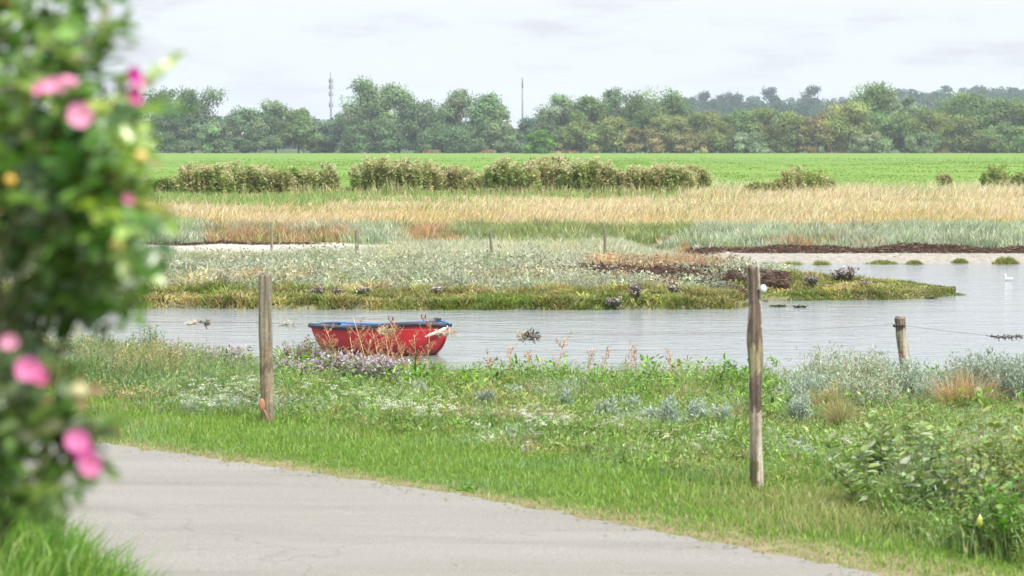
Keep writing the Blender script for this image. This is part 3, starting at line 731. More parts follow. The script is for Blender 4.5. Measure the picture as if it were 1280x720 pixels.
blades(m, P, ch[k] * uni(.55, 1.1, n) * np.clip(1 - np.hypot(rr[:, 0], rr[:, 1]) * .7, .4, 1), uni(.018, .045, n), uni(.1, .75, n), np.arctan2(rr[:, 1], rr[:, 0]) + RNG.normal(0, .5, n), c * .9, np.clip(c * 1.1, 0, .8))
tag(m.build('wormwood_belt', M_GRASS), 'belt of silvery wormwood and rusty dock along the far shore', 'ground cover', kind='stuff')

def wrack(N_, fx_, name, label):
    m = MB(); x, y, keep, hgt = fx_(N_); x, y, hgt = x[keep], y[keep], hgt[keep]; n = len(x)
    P = np.stack([x, y, height(x, y) + hgt * uni(0, 1, n)], 1); A = rdir(n) * np.array([1.2, 1, .22])
    leaves(m, P, A, rdir(n) + np.array([0, 0, 1.0]), uni(.05, .17, n), uni(.018, .05, n), pick([(.11, .07, .055), (.15, .10, .075), (.07, .048, .04), (.23, .17, .13)], [3, 3, 2, 1], n))
    tag(m.build(name, M_DRY), label, 'seaweed', kind='stuff')
def far_wrack(N_):
    px = uni(780, 1620, N_); we = worm_edge(px); t = RNG.beta(2, 2, N_); y = we - 1.5 + 2.2 * t; x = (px - 640) / F * y
    h = (.22 * np.sin(PI * t) * np.clip(.55 + .6 * wob(x, y, .9, 1), .05, 1.2) + .02) * np.clip((px - 780) / 260, .25, 1)
    return x, y, (wob(x, y, 1.1, 2) + .5 * wob(x, y, .4, 0) > -.55) & (RNG.random(N_) < np.clip((px - 770) / 200, .1, 1)), np.maximum(h, .02)
wrack(30000, far_wrack, 'dried_seaweed', 'dark brown bank of dried seaweed along the far beach')
def left_wrack(N_):
    px = uni(150, 420, N_); t = RNG.beta(2, 2, N_); y = 65.9 + .6 * t - (px - 200) * .002; x = (px - 640) / F * y
    return x, y, RNG.random(N_) < np.clip((430 - px) / 200, 0, 1), .05 * np.sin(PI * t) + .01
wrack(2600, left_wrack, 'dried_seaweed', 'thin brown line of dried seaweed along the left sand strip')
def pen_wrack(N_):
    px = uni(640, 985, N_); t = RNG.beta(1.5, 1.5, N_)
    py = np.interp(px, [640, 720, 850, 985], [351, 345, 347, 352]) + (t - .35) * np.interp(px, [640, 700, 800, 985], [4, 16, 20, 18])
    y = d_of(py, -.62); x = (px - 640) / F * y
    return x, y, (wob(x, y, .9, 0) + wob(x, y, .35, 2) * .4 > -.35), .09 + .09 * np.sin(PI * t)
wrack(34000, pen_wrack, 'dried_seaweed', 'dark brown carpet of dried seaweed on the grassy spit')

# pale stones and shells on the beach
m = MB(); px, x, d = fan(2600, 62.5, 72); sh2 = dW(pl(px, FAR_SHORE)); keep = (d > sh2 - .2) & (d < worm_edge(px) - .8) & ((px > 820) | (d > 67)); 
for i in np.nonzero(keep)[0]:
    r = random.uniform(.012, .04); g = random.uniform(.18, .48); ball(m, (x[i], d[i], h1(x[i], d[i])), (r * 1.3, r, r * .6), (g, g * .96, g * .9), 6, 4)
tag(m.build('pebbles', M_STEM), 'pale stones and shells scattered on the far beach', 'pebbles', kind='stuff')

def tuft(px, base, wpx, hpx, z, label, cols, group, name='saltgrass_tuft', cat='plant', q=260, bw=.02, leany=.6):
    p = at_z(px, base, z); x, d = p.x, p.y; z0 = h1(x, d); W = wpx * d / F; Hh = hpx * d / F
    n = int(q * max(1, W)); m = MB(); rx = RNG.normal(0, .24, n) * W; ry = RNG.normal(0, .2, n) * min(W, .9)
    rr = np.hypot(rx / W, ry / min(W, .9)); c = pick(cols, [1] * len(cols), n)
    blades(m, np.stack([rx, ry, np.full(n, -.04)], 1), Hh * uni(.5, 1.1, n) * np.clip(1.1 - rr * 1.1, .3, 1) + .04, uni(.6, 1.3, n) * bw, uni(.1, leany, n), np.arctan2(ry, rx) + RNG.normal(0, .6, n), c * .9, c)
    o = m.build(name, M_GRASS); o.location = (x, d, z0); return tag(o, label, cat, group)
GB = 'grass tufts on the far beach'
TG = [(.26, .28, .08), (.33, .32, .12), (.19, .23, .06)]
for a in [(990, 330, 34, 13, 'yellowish green tuft, widest on the far beach, by the right near post'), (1027, 330, 22, 11, 'round olive tuft right beside the widest beach tuft'),
          (905, 329, 34, 9, 'low olive tuft at the inner end of the far beach'), (875, 327, 46, 8, 'long olive fringe where the far beach narrows'), (1103, 329, 38, 7, 'flat bright green tuft on the far beach right of the olive pair'),
          (1143, 329.5, 18, 7, 'small olive tuft right of the flat bright green one'), (1200, 328, 16, 6, 'tiny pale tuft on the stony part of the far beach'), (1257, 329, 26, 10, 'dark green tuft near the right edge of the far beach'), (935, 330, 18, 7, 'small pale tuft on sand left of the near post top')]:
    tuft(a[0], a[1] - 4, a[2], a[3] * 1.15, -.80, a[4], TG, GB, q=900, bw=.03)

# ------------------------------------------------------------------ the spit: silvery plants, succulent fringe
m = MB(); ncl = 9000; d = np.sqrt(uni(45.5 ** 2, 71 ** 2, ncl)); px = uni(-350, 985, ncl); x = (px - 640) / F * d
f, b = pen_edges(px, x, d); back = np.where(px < 780, np.interp(px, [0, 200, 330, 430, 500, 560, 780], [56, 56.5, 57, 57.8, 60.5, 64, 64.5]) + .5 * wob(x, x * 0, 1.5, 3), b)
keep = (d > f + 1.8 + .6 * wob(x, d, 1.2, 1)) & (d < np.minimum(back, b) - .2)
ww = (px > 640) & (px < 985); pyw = np.interp(px, [640, 720, 850, 985], [351, 345, 347, 352]); pyc = HOR + (CAMZ + .62) * F / d
keep &= ~(ww & (np.abs(pyc - pyw - 1) < np.interp(px, [640, 700, 760, 985], [3, 6, 8, 7])) & (RNG.random(ncl) < .86))
keep &= ~((d < f + 8.5) & (wob(x, d * .7, .55, 1) + RNG.normal(0, .2, ncl) > .62))
px, x, d, f, pyc = px[keep], x[keep], d[keep], f[keep], pyc[keep]; ncl = len(x)
w1 = wob(x, d, 1.7, 2) + RNG.normal(0, .3, ncl); w3 = wob(x, d * .6, 2.6, 0) + RNG.normal(0, .3, ncl)
silver = pick([(.43, .45, .32), (.38, .41, .28), (.47, .48, .37), (.40, .41, .26)], [3, 3, 2, 2], ncl, .16, .04)
leafy = pick([(.37, .40, .285), (.44, .46, .35), (.26, .30, .19)], [3, 2, 1], ncl, .22, .05)
dry = pick([(.50, .42, .26), (.45, .40, .22), (.54, .46, .32)], [1, 1, 1], ncl); rusty = pick([(.44, .33, .20), (.40, .28, .18)], [2, 1], ncl)
cc = np.where((d < f + 8)[:, None], leafy, silver)
cc = np.where((w1 > .85)[:, None], dry, cc)
cc = np.where(((px > 740) & (px < 915) & (pyc > 330) & (pyc < 343) & (w3 > -.5))[:, None], rusty, cc)
hc = np.where(d < f + 8, .26, .36) * np.where(px > 780, .72, 1.0) * uni(.75, 1.2, ncl) * (1 + .22 * w3)
q = 34; k = np.repeat(np.arange(ncl), q); n = len(k); rr = RNG.normal(0, .15, (n, 2))
P = np.stack([x[k] + rr[:, 0], d[k] + rr[:, 1], np.zeros(n)], 1); P[:, 2] = height(P[:, 0], P[:, 1]) - .03
c = np.clip(cc[k] * np.exp(RNG.normal(0, .13, (n, 1))), 0, .8)
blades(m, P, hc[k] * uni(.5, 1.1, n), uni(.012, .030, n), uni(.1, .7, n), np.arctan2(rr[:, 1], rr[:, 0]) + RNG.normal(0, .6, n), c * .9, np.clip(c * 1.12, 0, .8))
sel = np.nonzero(d < f + 9)[0]; k = np.repeat(sel, 22); n = len(k)         # broad pale leaves of the sea purslane
P = np.stack([x[k], d[k], hc[k] * uni(.2, 1.05, n)], 1) + RNG.normal(0, .12, (n, 3)) * np.array([1, 1, .3]); P[:, 2] += height(P[:, 0], P[:, 1])
A = rdir(n); A[:, 2] = np.abs(A[:, 2]); leaves(m, P, A, rdir(n) + np.array([0, 0, .8]), uni(.05, .11, n), uni(.025, .05, n), np.clip(cc[k] * np.exp(RNG.normal(-.06, .14, (n, 1))), 0, .8))
tag(m.build('spit_plants', M_GRASS), 'silvery grey saltmarsh plants covering the low spit', 'ground cover', kind='stuff')

m = MB(); ncl = 5200; px = uni(-350, 1200, ncl); x0 = px * 0; fr = dW(pl(px, PEN_FRONT)); bk = dW(pl(px, PEN_BACK))
d = fr + np.abs(RNG.normal(0, 1, ncl)) * 1.5 - .05; tip = px > 900; d = np.where(tip, fr + RNG.random(ncl) ** 1.2 * np.minimum(np.maximum(bk - fr, .3), 5.0) - .1, d); x = (px - 640) / F * d
f, b = pen_edges(px, x, d); keep = (d > f - .12) & (d < np.maximum(b, f + .2)) & ((d < f + 3.6) | tip) & ~((px > 925) & (px < 940)); px, x, d, f = px[keep], x[keep], d[keep], f[keep]; ncl = len(x)
w1 = wob(x, d, 1.0, 1) + RNG.normal(0, .25, ncl)
fc = pick([(.26, .26, .085), (.21, .235, .07), (.33, .31, .13), (.16, .20, .06), (.24, .20, .10)], [4, 3, 3, 2, 1], ncl, .2, .06)
fc = fc * np.exp(.30 * wob(x, d, .4, 0))[:, None]; fc = np.where((w1 > .6)[:, None], pick([(.46, .39, .20), (.40, .35, .16)], [1, 1], ncl), fc); fc = np.where((w1 < -.7)[:, None], pick([(.14, .20, .045), (.20, .26, .06)], [1, 1], ncl), fc)
hc = uni(.08, .28, ncl) * (1 + .4 * wob(x, d, .45, 3)) * np.clip((1205 - px) / 120, .45, 1) * np.where(px > 930, .72, .9); q = 44; k = np.repeat(np.arange(ncl), q); n = len(k); rr = RNG.normal(0, .11, (n, 2))
P = np.stack([x[k] + rr[:, 0], d[k] + rr[:, 1], np.zeros(n)], 1); P[:, 2] = np.maximum(height(P[:, 0], P[:, 1]), WATER - .02)
c = np.clip(fc[k] * np.exp(RNG.normal(0, .15, (n, 1))), 0, .8)
blades(m, P, hc[k] * uni(.45, 1.0, n) * np.clip(1.15 - 3.6 * np.hypot(rr[:, 0], rr[:, 1]), .25, 1), uni(.018, .042, n), uni(.4, 1.1, n), np.arctan2(rr[:, 1], rr[:, 0]) + RNG.normal(0, .6, n), c, c)
tag(m.build('glasswort', M_GRASS), 'yellowish green succulent fringe along the edge of the spit', 'ground cover', kind='stuff')

# sea asters going to seed: dark stems, small grey lilac heads
def aster(px, base, wpx, hpx, z, label, group, dark=.5, name='sea_aster', scale=1.0, density=1.0, low=.6):
    p = at_z(px, base, z); x, d = p.x, p.y; z0 = h1(x, d); W = wpx * d / F; Hh = hpx * d / F
    root = thing(name, (x, d, z0), label, 'plant', group)
    ns = int(90 * max(.35, W) * density); sx = RNG.normal(0, .26, ns) * W; sy = RNG.normal(0, .2, ns) * min(W, .8); hh = Hh * uni(low, 1.05, ns)
    s = MB(); blades(s, np.stack([sx, sy, np.full(ns, -.03)], 1), hh, .014 * scale, .15, uni(0, 6.28, ns), pick([(.10, .075, .05), (.09, .11, .045)], [dark, 1 - dark], ns)); s.build('stem', M_STEM, root)
    m = MB(); k = np.repeat(np.arange(ns), 12); n = len(k); t = uni(.1, .95, n); dv = rdir(n); dv[:, 2] = np.abs(dv[:, 2]) * .7
    leaves(m, np.stack([sx[k], sy[k], hh[k] * t], 1), dv, rdir(n), uni(.05, .10, n) * scale, uni(.012, .025, n) * scale, pick([(.085, .11, .045), (.11, .09, .055), (.13, .155, .07)], [2, 2 * dark, 1], n)); m.build('foliage', M_LEAF, root)
    f = MB(); k = np.repeat(np.arange(ns), 9); n = len(k); P = np.stack([sx[k], sy[k], hh[k]], 1) + RNG.normal(0, .035, (n, 3)) * np.array([1, 1, .8]) * scale
    quads(f, P, rdir(n), rdir(n) + np.array([0, -.5, .7]), uni(.02, .05, n) * scale, uni(.02, .04, n) * scale, pick([(.46, .40, .46), (.34, .28, .30), (.56, .51, .55), (.16, .11, .09)], [3, 2, 1.5, 9 * dark * dark], n)); f.build('blossoms', M_PETAL, root)
    return root
GA = 'sea asters on the spit'
for a in [(278, 360, 20, 12, 'dark sea aster below the silvery plants, first left of the tall left post'), (362, 372, 24, 17, 'dark sea aster just right of the tall left post, on the spit'), (397, 368, 16, 12, 'small dark sea aster second right of the tall left post'),
          (420, 369, 20, 13, 'bushy grey sea aster above the stern of the red boat'), (455, 366, 18, 10, 'grey sea aster above the middle of the red boat'), (476, 380, 24, 11, 'low pale sea aster at the edge of the spit above the red boat'), (548, 366, 22, 12, 'pale lilac sea aster above the bow of the red boat'),
          (765, 371, 14, 14, 'thin dark sea aster on the seaweed carpet, left of the tallest one'), (793, 370, 20, 22, 'tallest lilac headed sea aster standing before the seaweed carpet'), (812, 374, 22, 13, 'grey sea aster right of the tallest one'), (840, 366, 14, 9, 'small dark sea aster on the right half of the seaweed carpet'),
          (868, 379, 20, 12, 'round grey sea aster low at the edge of the spit'), (1014, 356, 18, 17, 'lilac sea aster on the spit just right of the right near post'), (1047, 353, 14, 13, 'dark brown sea aster in the middle of the spit tip'), (1061, 353, 20, 19, 'tallest dark sea aster on the spit tip'), (1080, 357, 14, 8, 'low brown sea aster beside the tallest one on the tip')]:
    aster(a[0], a[1], a[2] * .8, a[3] * .95, -.66, a[4], GA, .8, scale=1.2, density=.55)
for a in [(545, 362, 30, 13, 'dark green round sea purslane clump'), (405, 350, 40, 14, 'olive brown round bush among the silvery plants')][1:]:
    p = tuft(a[0], a[1], a[2], a[3], -.62, a[4], [(.16, .16, .045), (.20, .17, .06), (.12, .13, .04)], None, name='low_bush', cat='bush', q=900, bw=.03)

# white gull on the far water
def gull():
    p = at_z(1260, 351, WATER); root = thing('seabird', (p.x, p.y, WATER), 'white bird sitting on the water near the right edge', 'bird')
    m = MB(); ball(m, (0, 0, .06), (.19, .09, .085), (.8, .8, .8), 12, 8); ball(m, (-.13, 0, .17), (.055, .045, .12), (.8, .8, .8), 10, 8); ball(m, (-.15, 0, .27), (.06, .045, .045), (.82, .82, .82), 10, 8)
    tube(m, [(-.2, 0, .265), (-.26, 0, .25)], [.014, .004], (.6, .35, .08), 6); tube(m, [(.1, 0, .09), (.3, 0, .12)], [.06, .008], (.75, .75, .76), 8)
    m.build('body', M_STEM, root, smooth=True)
    for s in (-1, 1):
        w = MB(); ball(w, (.04, s * .075, .09), (.17, .03, .06), (.55, .57, .6), 10, 6); w.build('wing', M_STEM, root, smooth=True)
    root.scale = (.4, .4, .5)
gull()
# ------------------------------------------------------------------ near bank: short verge grass, then weeds down to the water
def weed_start(px): return 1.75 + 0.25 * np.clip((px - 600) / 300, 0, 1.6) - 1.15 * sstep(1040, 1160, px)
m = MB(); n = 540000; y = np.sqrt(uni(9.5 ** 2, 27 ** 2, n)); px = uni(-420, 1900, n); x = (px - 640) / F * y
s = edge_dist(x, y) + .05 * wob(x * 3, y * 3, .5, 2)
keep = (s > .0) & (s < weed_start(px) + .8 + .35 * wob(x, y, .6, 3)); 
keep &= RNG.random(n) < np.clip(.35 + s * 2.2, 0, 1)
x, y, px, s = x[keep], y[keep], px[keep], s[keep]; n = len(x)
w1 = wob(x, y, .55, 0); w2 = wob(x, y, 1.6, 1)
c = pick([(.19, .31, .055), (.225, .35, .07), (.155, .27, .05), (.28, .36, .10)], [4, 3, 2, 1.5], n, .16, .05)
blu = pick([(.19, .32, .11), (.23, .35, .14)], [1, 1], n); yel = pick([(.26, .32, .10), (.32, .34, .13), (.36, .32, .17)], [3, 2, 1], n)
c = np.where(((w1 + RNG.normal(0, .35, n)) > .55)[:, None], blu, c); c = np.where(((w2 + .5 * w1 + RNG.normal(0, .4, n)) > .75)[:, None], yel, c)
c = np.where(((s < .22) & (RNG.random(n) < .4))[:, None], yel, c)
hh = uni(.025, .065, n) * (1 + .35 * w1 + .2 * w2) * np.clip(.6 + s * .9, .6, 1.25) * np.where(px < 330, 1.1, 1)
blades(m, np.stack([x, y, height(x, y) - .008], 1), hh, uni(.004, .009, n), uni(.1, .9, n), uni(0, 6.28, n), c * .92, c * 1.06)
tag(m.build('grass', M_GRASS), 'short bright green grass of the verge between road and weeds', 'grass', kind='stuff')
# longer grass on the near roadside mound, lower left
m = MB(); n = 90000; y = np.sqrt(uni(4.2 ** 2, 12.5 ** 2, n)); x = uni(-4.2, -.9, n); s = edge_dist(x, y)
keep = (s < -3.55 - .08 * wob(x * 3, y * 3, .5, 1)); x, y = x[keep], y[keep]; n = len(x); w1 = wob(x, y, .5, 2)
c = pick([(.15, .285, .05), (.20, .34, .07), (.11, .225, .045), (.26, .35, .10)], [4, 3, 2, 1.2], n)
blades(m, np.stack([x, y, height(x, y) - .01], 1), uni(.11, .25, n) * (1 + .3 * w1) * np.clip((-.9 - x) / .5, .15, 1), uni(.005, .011, n), uni(.1, .8, n), uni(0, 6.28, n), c * .9, c * 1.06)
tag(m.build('grass', M_GRASS), 'long lush grass on the near roadside below the rose bush', 'grass', kind='stuff')

# weeds
m = MB(); nc_ = 46000; y = np.sqrt(uni(11 ** 2, 33.5 ** 2, nc_)); px = uni(-420, 2100, nc_); x = (px - 640) / F * y
s = edge_dist(x, y); sh = shore_near(x)
keep = (s > weed_start(px) + .25 * wob(x, y, .7, 3)) & (y < sh + .1); x, y, px, s, sh = x[keep], y[keep], px[keep], s[keep], sh[keep]; nc_ = len(x)
tz = np.clip((s - weed_start(px)) / 2.0, 0, 1)
w0 = wob(x, y, .45, 0) + RNG.normal(0, .25, nc_); w1 = wob(x, y, .9, 1) + RNG.normal(0, .2, nc_); w2 = wob(x, y, .7, 2) + RNG.normal(0, .25, nc_); w3 = wob(x, y, 1.6, 3)
hc = (.06 + .07 * tz + .17 * sstep(20.5, 27.5, y) + .09 * sstep(500, 150, px) * tz + .12 * sstep(1030, 1150, px) + .14 * sstep(330, 240, px) * sstep(21, 25, y)) * uni(.7, 1.25, nc_) * np.clip(1 + .42 * w0, .4, 1.9) * np.where(px < 300, 1.2, 1.0)
hc = np.minimum(hc, .46) * np.where((px > 970) & (y > 21), .68, 1.0)
fine = pick([(.155, .25, .06), (.20, .295, .08), (.12, .20, .045), (.25, .31, .12)], [3, 3, 2, 2.5], nc_, .30, .08)
lefty = pick([(.18, .265, .105), (.23, .30, .14), (.14, .215, .085)], [2, 2, 1], nc_)
drab = pick([(.30, .29, .13), (.37, .32, .17), (.28, .20, .11)], [3, 2, 1], nc_)
silv = pick([(.29, .35, .26), (.36, .41, .32)], [1, 1], nc_)
cc = fine; cc = np.where((px < 350)[:, None] & (RNG.random(nc_) < .7)[:, None], lefty, cc)
cc = np.where((w1 > .62)[:, None], drab, cc); cc = np.where((w2 > .72)[:, None], silv, cc)
k = np.repeat(np.arange(nc_), 13); n = len(k); rr = RNG.normal(0, .05, (n, 2)); P = np.stack([x[k] + rr[:, 0], y[k] + rr[:, 1], np.zeros(n)], 1); P[:, 2] = height(P[:, 0], P[:, 1]) - .01
c = np.clip(cc[k] * np.exp(RNG.normal(0, .15, (n, 1))) * np.exp(RNG.normal(0, .04, (n, 3))), 0, .8)
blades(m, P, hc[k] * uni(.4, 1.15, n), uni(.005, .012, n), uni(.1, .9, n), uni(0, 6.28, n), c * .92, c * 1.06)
k = np.repeat(np.nonzero(RNG.random(nc_) < .8)[0], 13); n = len(k); t = uni(.1, 1.0, n)
P = np.stack([x[k], y[k], height(x[k], y[k]) + hc[k] * t], 1) + RNG.normal(0, .055, (n, 3)) * np.array([1, 1, .2]); A = rdir(n); A[:, 2] = np.abs(A[:, 2]) * .8
big = np.where(((w0[k] > .75) & (px[k] > 350) & (y[k] > 22.5)), 1.6, .85)
c = np.clip(cc[k] * np.exp(RNG.normal(0.02, .18, (n, 1))) * np.exp(RNG.normal(0, .05, (n, 3))), 0, .8); c = np.where((big > 1.5)[:, None], c * np.array([.85, 1.05, .7]), c)
leaves(m, P, A, rdir(n) * .6 + np.array([0, 0, 1.0]), uni(.03, .07, n) * big, uni(.008, .02, n) * big * np.where(big > 1.5, 1.4, 1), c)
n = 2600; k = RNG.choice(nc_, n); P = np.stack([x[k], y[k], height(x[k], y[k])], 1)       # dry bents standing over the rest
blades(m, P, hc[k] * uni(1.0, 1.7, n), uni(.004, .007, n), uni(0, .5, n), uni(0, 6.28, n), pick([(.42, .34, .18), (.36, .30, .14), (.33, .22, .12)], [2, 2, 1], n))
tag(m.build('weeds', M_GRASS), 'mixed green weeds covering the bank between verge and water', 'ground cover', kind='stuff')

# --- single plants of the bank
def ground_at(px, d): x = (px - 640) / F * d; return x, h1(x, d)
def top_h(py, d, z): return at_y(640, py, d).z - z
def dock(px, top, d, label, lean=-.25, col=(.42, .21, .13), dens=1.0, group='dried dock stalks on the bank'):
    x, z = ground_at(px, d); H_ = top_h(top, d, z); root = thing('dock_stalk', (x, d, z), label, 'plant', group)
    s = MB(); f = MB(); az = random.uniform(-.5, .5)
    pts = [np.array([lean * H_ * (t ** 1.5), .05 * H_ * t * az, H_ * t - (.03 if t == 0 else 0)]) for t in np.linspace(0, 1, 7)]
    tube(s, pts, np.linspace(.009, .004, 7), (.50, .36, .20), 5)
    nb = int(15 * dens)
    for q in range(nb):
        t = random.uniform(.42, .97); i = int(t * 6); p0 = pts[i] * (1 - (t * 6 - i)) + pts[min(6, i + 1)] * (t * 6 - i)
        a = random.uniform(0, 2 * PI); Lb = H_ * random.uniform(.10, .26) * (1.25 - t * .6); d1 = np.array([math.cos(a) * .75, math.sin(a) * .75, .75])
        p1 = p0 + d1 * Lb * .5; p2 = p0 + d1 * Lb + np.array([0, 0, .03 * H_]); tube(s, [p0, p1, p2], [.0045, .0035, .002], np.array(col) * 1.15, 4, False)
        n = int(20 * dens); tt = uni(.15, 1.05, n)[:, None]; P = p0 + (p2 - p0) * tt + RNG.normal(0, .011, (n, 3))
        leaves(f, P, rdir(n), rdir(n), uni(.012, .026, n), uni(.009, .017, n), pick([col, (.48, .26, .16), (.34, .15, .10), (.55, .36, .24)], [3, 2, 2, 1], n))
    s.build('stem', M_STEM, root); f.build('blossoms', M_DRY, root); return root
for a in [(490, 406, 27.0, 'reddish dock stalk with a long bare lower stem, before the middle of the boat', -.12), (500, 409, 27.2, 'reddish dock stalk leaning left, second of the pair crossing the middle of the boat', -.22),
          (463, 397, 27.6, 'tallest dry dock stalk, rising above the boat rim left of its middle', -.22), (430, 410, 27.8, 'dry dock stalk before the left half of the red hull', -.28), (444, 414, 27.4, 'bushy rusty dock stalk low against the left half of the hull', -.1),
          (512, 406, 27.3, 'rusty dock stalk right of the crossing pair', -.25), (522, 418, 27.7, 'short dry dock stalk left of the forked one near the bow', -.06), (532, 404, 27.5, 'forked rusty dock stalk before the bow of the red boat', .06), (418, 424, 27.9, 'low reddish dock stalk at the stern of the red boat', -.2), (478, 420, 26.8, 'dense low rust coloured dock stalk under the middle of the hull', -.15), (455, 424, 27.0, 'low tangled dock stalk against the foot of the hull, left of the middle', .1)]:
    dock(a[0], a[1], a[2], a[3], a[4], dens=.85)
PK = (.46, .32, .26)
for a in [(612, 440, 28.5, 'short faded dock stalk standing alone right of the red boat', -.05), (636, 432, 28.4, 'faded pinkish dock stalk below the dark tangle on the wire', .05), (694, 422, 28.2, 'tall thin faded dock stalk right of the dark tangle on the wire', .18), (672, 440, 28.3, 'bent thin dock stalk between the dark tangle and the tall faded one', -.3),
          (735, 434, 28.4, 'sparse pink dock stalk left of the centre gap in the bank plants', .1), (752, 438, 28.6, 'faint pink dock stalk with a drooping side branch, mid bank', .12), (786, 433, 28.4, 'pale feathery dock stalk over the water, mid bank', .03), (800, 438, 28.5, 'short pale dock stalk right beside the feathery one', -.12), (838, 440, 28.3, 'pinkish flat topped dock stalk left of the bright leafy clump', .02)]:
    dock(a[0], a[1], a[2], a[3], a[4], PK, .55)
for a in [(292, 432, 27.5, 'faded dock stalk just left of the tall left post', -.1), (310, 440, 27.3, 'short straw coloured dock stalk touching the tall left post', .1), (270, 438, 27.8, 'thin faded dock stalk among lilac flowers left of the left post', .05)]:
    dock(a[0], a[1], a[2], a[3], a[4], (.40, .28, .19), .6)

def leafy(px, base_d, top, wpx, label, cols, name='leafy_plant', cat='plant', group=None, leaf=.09, nst=14, nl=9, wide=.5, stemc=(.12, .16, .06), spread=.35, blos=None, even=False):
    d = base_d; x, z = ground_at(px, d); H_ = top_h(top, d, z); W = wpx * d / F; root = thing(name, (x, d, z), label, cat, group)
    s = MB(); lf = MB(); bl = MB()
    for q in range(nst):
        bx, by = random.gauss(0, .22) * W, random.gauss(0, .22) * min(W, .7); hh = H_ * random.uniform(.55, 1.0) * max(.5, 1 - .9 * (abs(bx) / W) ** 2)
        if even: bx = random.uniform(-.55, .55) * W; by = random.uniform(-.5, .5) * min(W, .8); hh = H_ * (random.uniform(.35, 1.05) if even == 1 else random.uniform(.75, 1.0) * math.sqrt(1 - (bx / (.56 * W)) ** 2 * .7))
        tx, ty = bx * (1 + spread) + random.gauss(0, .06) * H_, by * (1 + spread) + random.gauss(0, .06) * H_
        pts = [np.array([bx + (tx - bx) * t ** 1.4, by + (ty - by) * t ** 1.4, hh * t - (.03 if t == 0 else 0)]) for t in (0, .35, .7, 1)]
        tube(s, pts, [.005, .004, .003, .0015], stemc, 5)
        t = np.sort(uni(.12, 1, nl)); P = np.stack([np.interp(t, (0, .35, .7, 1), [p[j] for p in pts]) for j in range(3)], 1)
        az = np.arange(nl) * 2.4 + random.uniform(0, 6); A = np.stack([np.cos(az), np.sin(az), uni(.0, .8, nl)], 1)
        Lf = leaf * uni(.6, 1.2, nl) * (1.15 - .4 * t)
        leaves(lf, P, A, np.array([0, 0, 1.0]) + rdir(nl) * .4, Lf, Lf * wide * uni(.8, 1.2, nl), pick(cols, [1] * len(cols), nl))
        if blos:
            nb = 14; quads(bl, pts[3] + RNG.normal(0, .018, (nb, 3)), rdir(nb), rdir(nb) + np.array([0, -.4, .8]), uni(.010, .022, nb), uni(.010, .02, nb), pick(blos, [1] * len(blos), nb))
    s.build('stem', M_STEM, root); lf.build('foliage', M_LEAF, root)
    if blos: bl.build('blossoms', M_PETAL, root)
    return root
BG = [(.11, .26, .035), (.15, .31, .05), (.08, .20, .03), (.19, .34, .07)]
for a in [(905, 27.5, 446, 50, 'glossy bright green leafy clump standing highest on the bank, left of the right post'), (878, 28.2, 459, 30, 'small bright green leafy plant left of the glossy clump'), (492, 25.5, 468, 44, 'bright green broad leaved plant below the middle of the red boat'),
          (520, 26.5, 457, 34, 'broad leaved green plant below the bow of the red boat'), (548, 28.3, 452, 20, 'single upright dark green leaf tuft right of the boat bow'), (690, 27.5, 455, 40, 'broad leaved green plant under the tall thin faded dock stalk'), (660, 28, 456, 34, 'greyish green leafy plant below the dark tangle on the wire'),
          (785, 27.5, 455, 50, 'wide patch of bright leafy plants under the feathery dock stalk'), (745, 26.5, 465, 40, 'dark green leafy plant in the middle of the bank'), (830, 26.8, 462, 44, 'yellowish green leafy plant below the flat topped dock stalk'), (580, 27, 460, 40, 'light green leafy plant on the bank below the open water right of the boat'),
          (620, 24.5, 476, 40, 'fresh green leafy plant in the middle of the weeds, left of the silver tufts'), (968, 26.5, 462, 36, 'green leafy plant touching the right post on its right'), (870, 23.5, 492, 40, 'low leafy plant half way down the bank, left of the right post')]:
    leafy(a[0], a[1], a[2], a[3] * 1.2, a[4], BG, leaf=.085, nst=22, nl=9, wide=.55)
PG = [(.15, .25, .085), (.20, .30, .12), (.115, .20, .07)]
for a in [(182, 27.5, 401, 52, 'tall pale green branching weed rising over the water left of the left post'), (115, 27.2, 404, 50, 'tall pale feathery weed beside the rose bush, over the water'), (150, 27.5, 424, 40, 'shorter pale weed between the two tall pale ones'), (240, 26.5, 447, 60, 'greyish bushy weed left of the left post'), (130, 24.5, 452, 90, 'wide grey green bushy weed on the bank next to the rose bush'), (200, 24.0, 470, 80, 'grey green bushy weed below the tall branching weed'), (300, 24.5, 462, 60, 'green bushy weed touching the left side of the left post')]:
    leafy(a[0], a[1], a[2], a[3], a[4], PG, leaf=.065, nst=60, nl=36, wide=.3, spread=.3)
leafy(383, 27.6, 418, 62, 'round brownish green bush with reddish tips behind the lilac flowers, left of the boat', [(.12, .16, .05), (.15, .17, .055), (.22, .15, .075), (.10, .13, .04)], 'low_bush', 'bush', None, .06, 110, 34, .36, (.14, .09, .05), .4, even=2)
leafy(420, 27.9, 440, 40, 'small dull green bush with white specks at the foot of the boat stern', [(.12, .15, .06), (.15, .15, .07)], 'low_bush', 'bush', None, .055, 60, 30, .36, blos=[(.55, .5, .5)])
GL = 'lilac sea asters flowering on the bank'
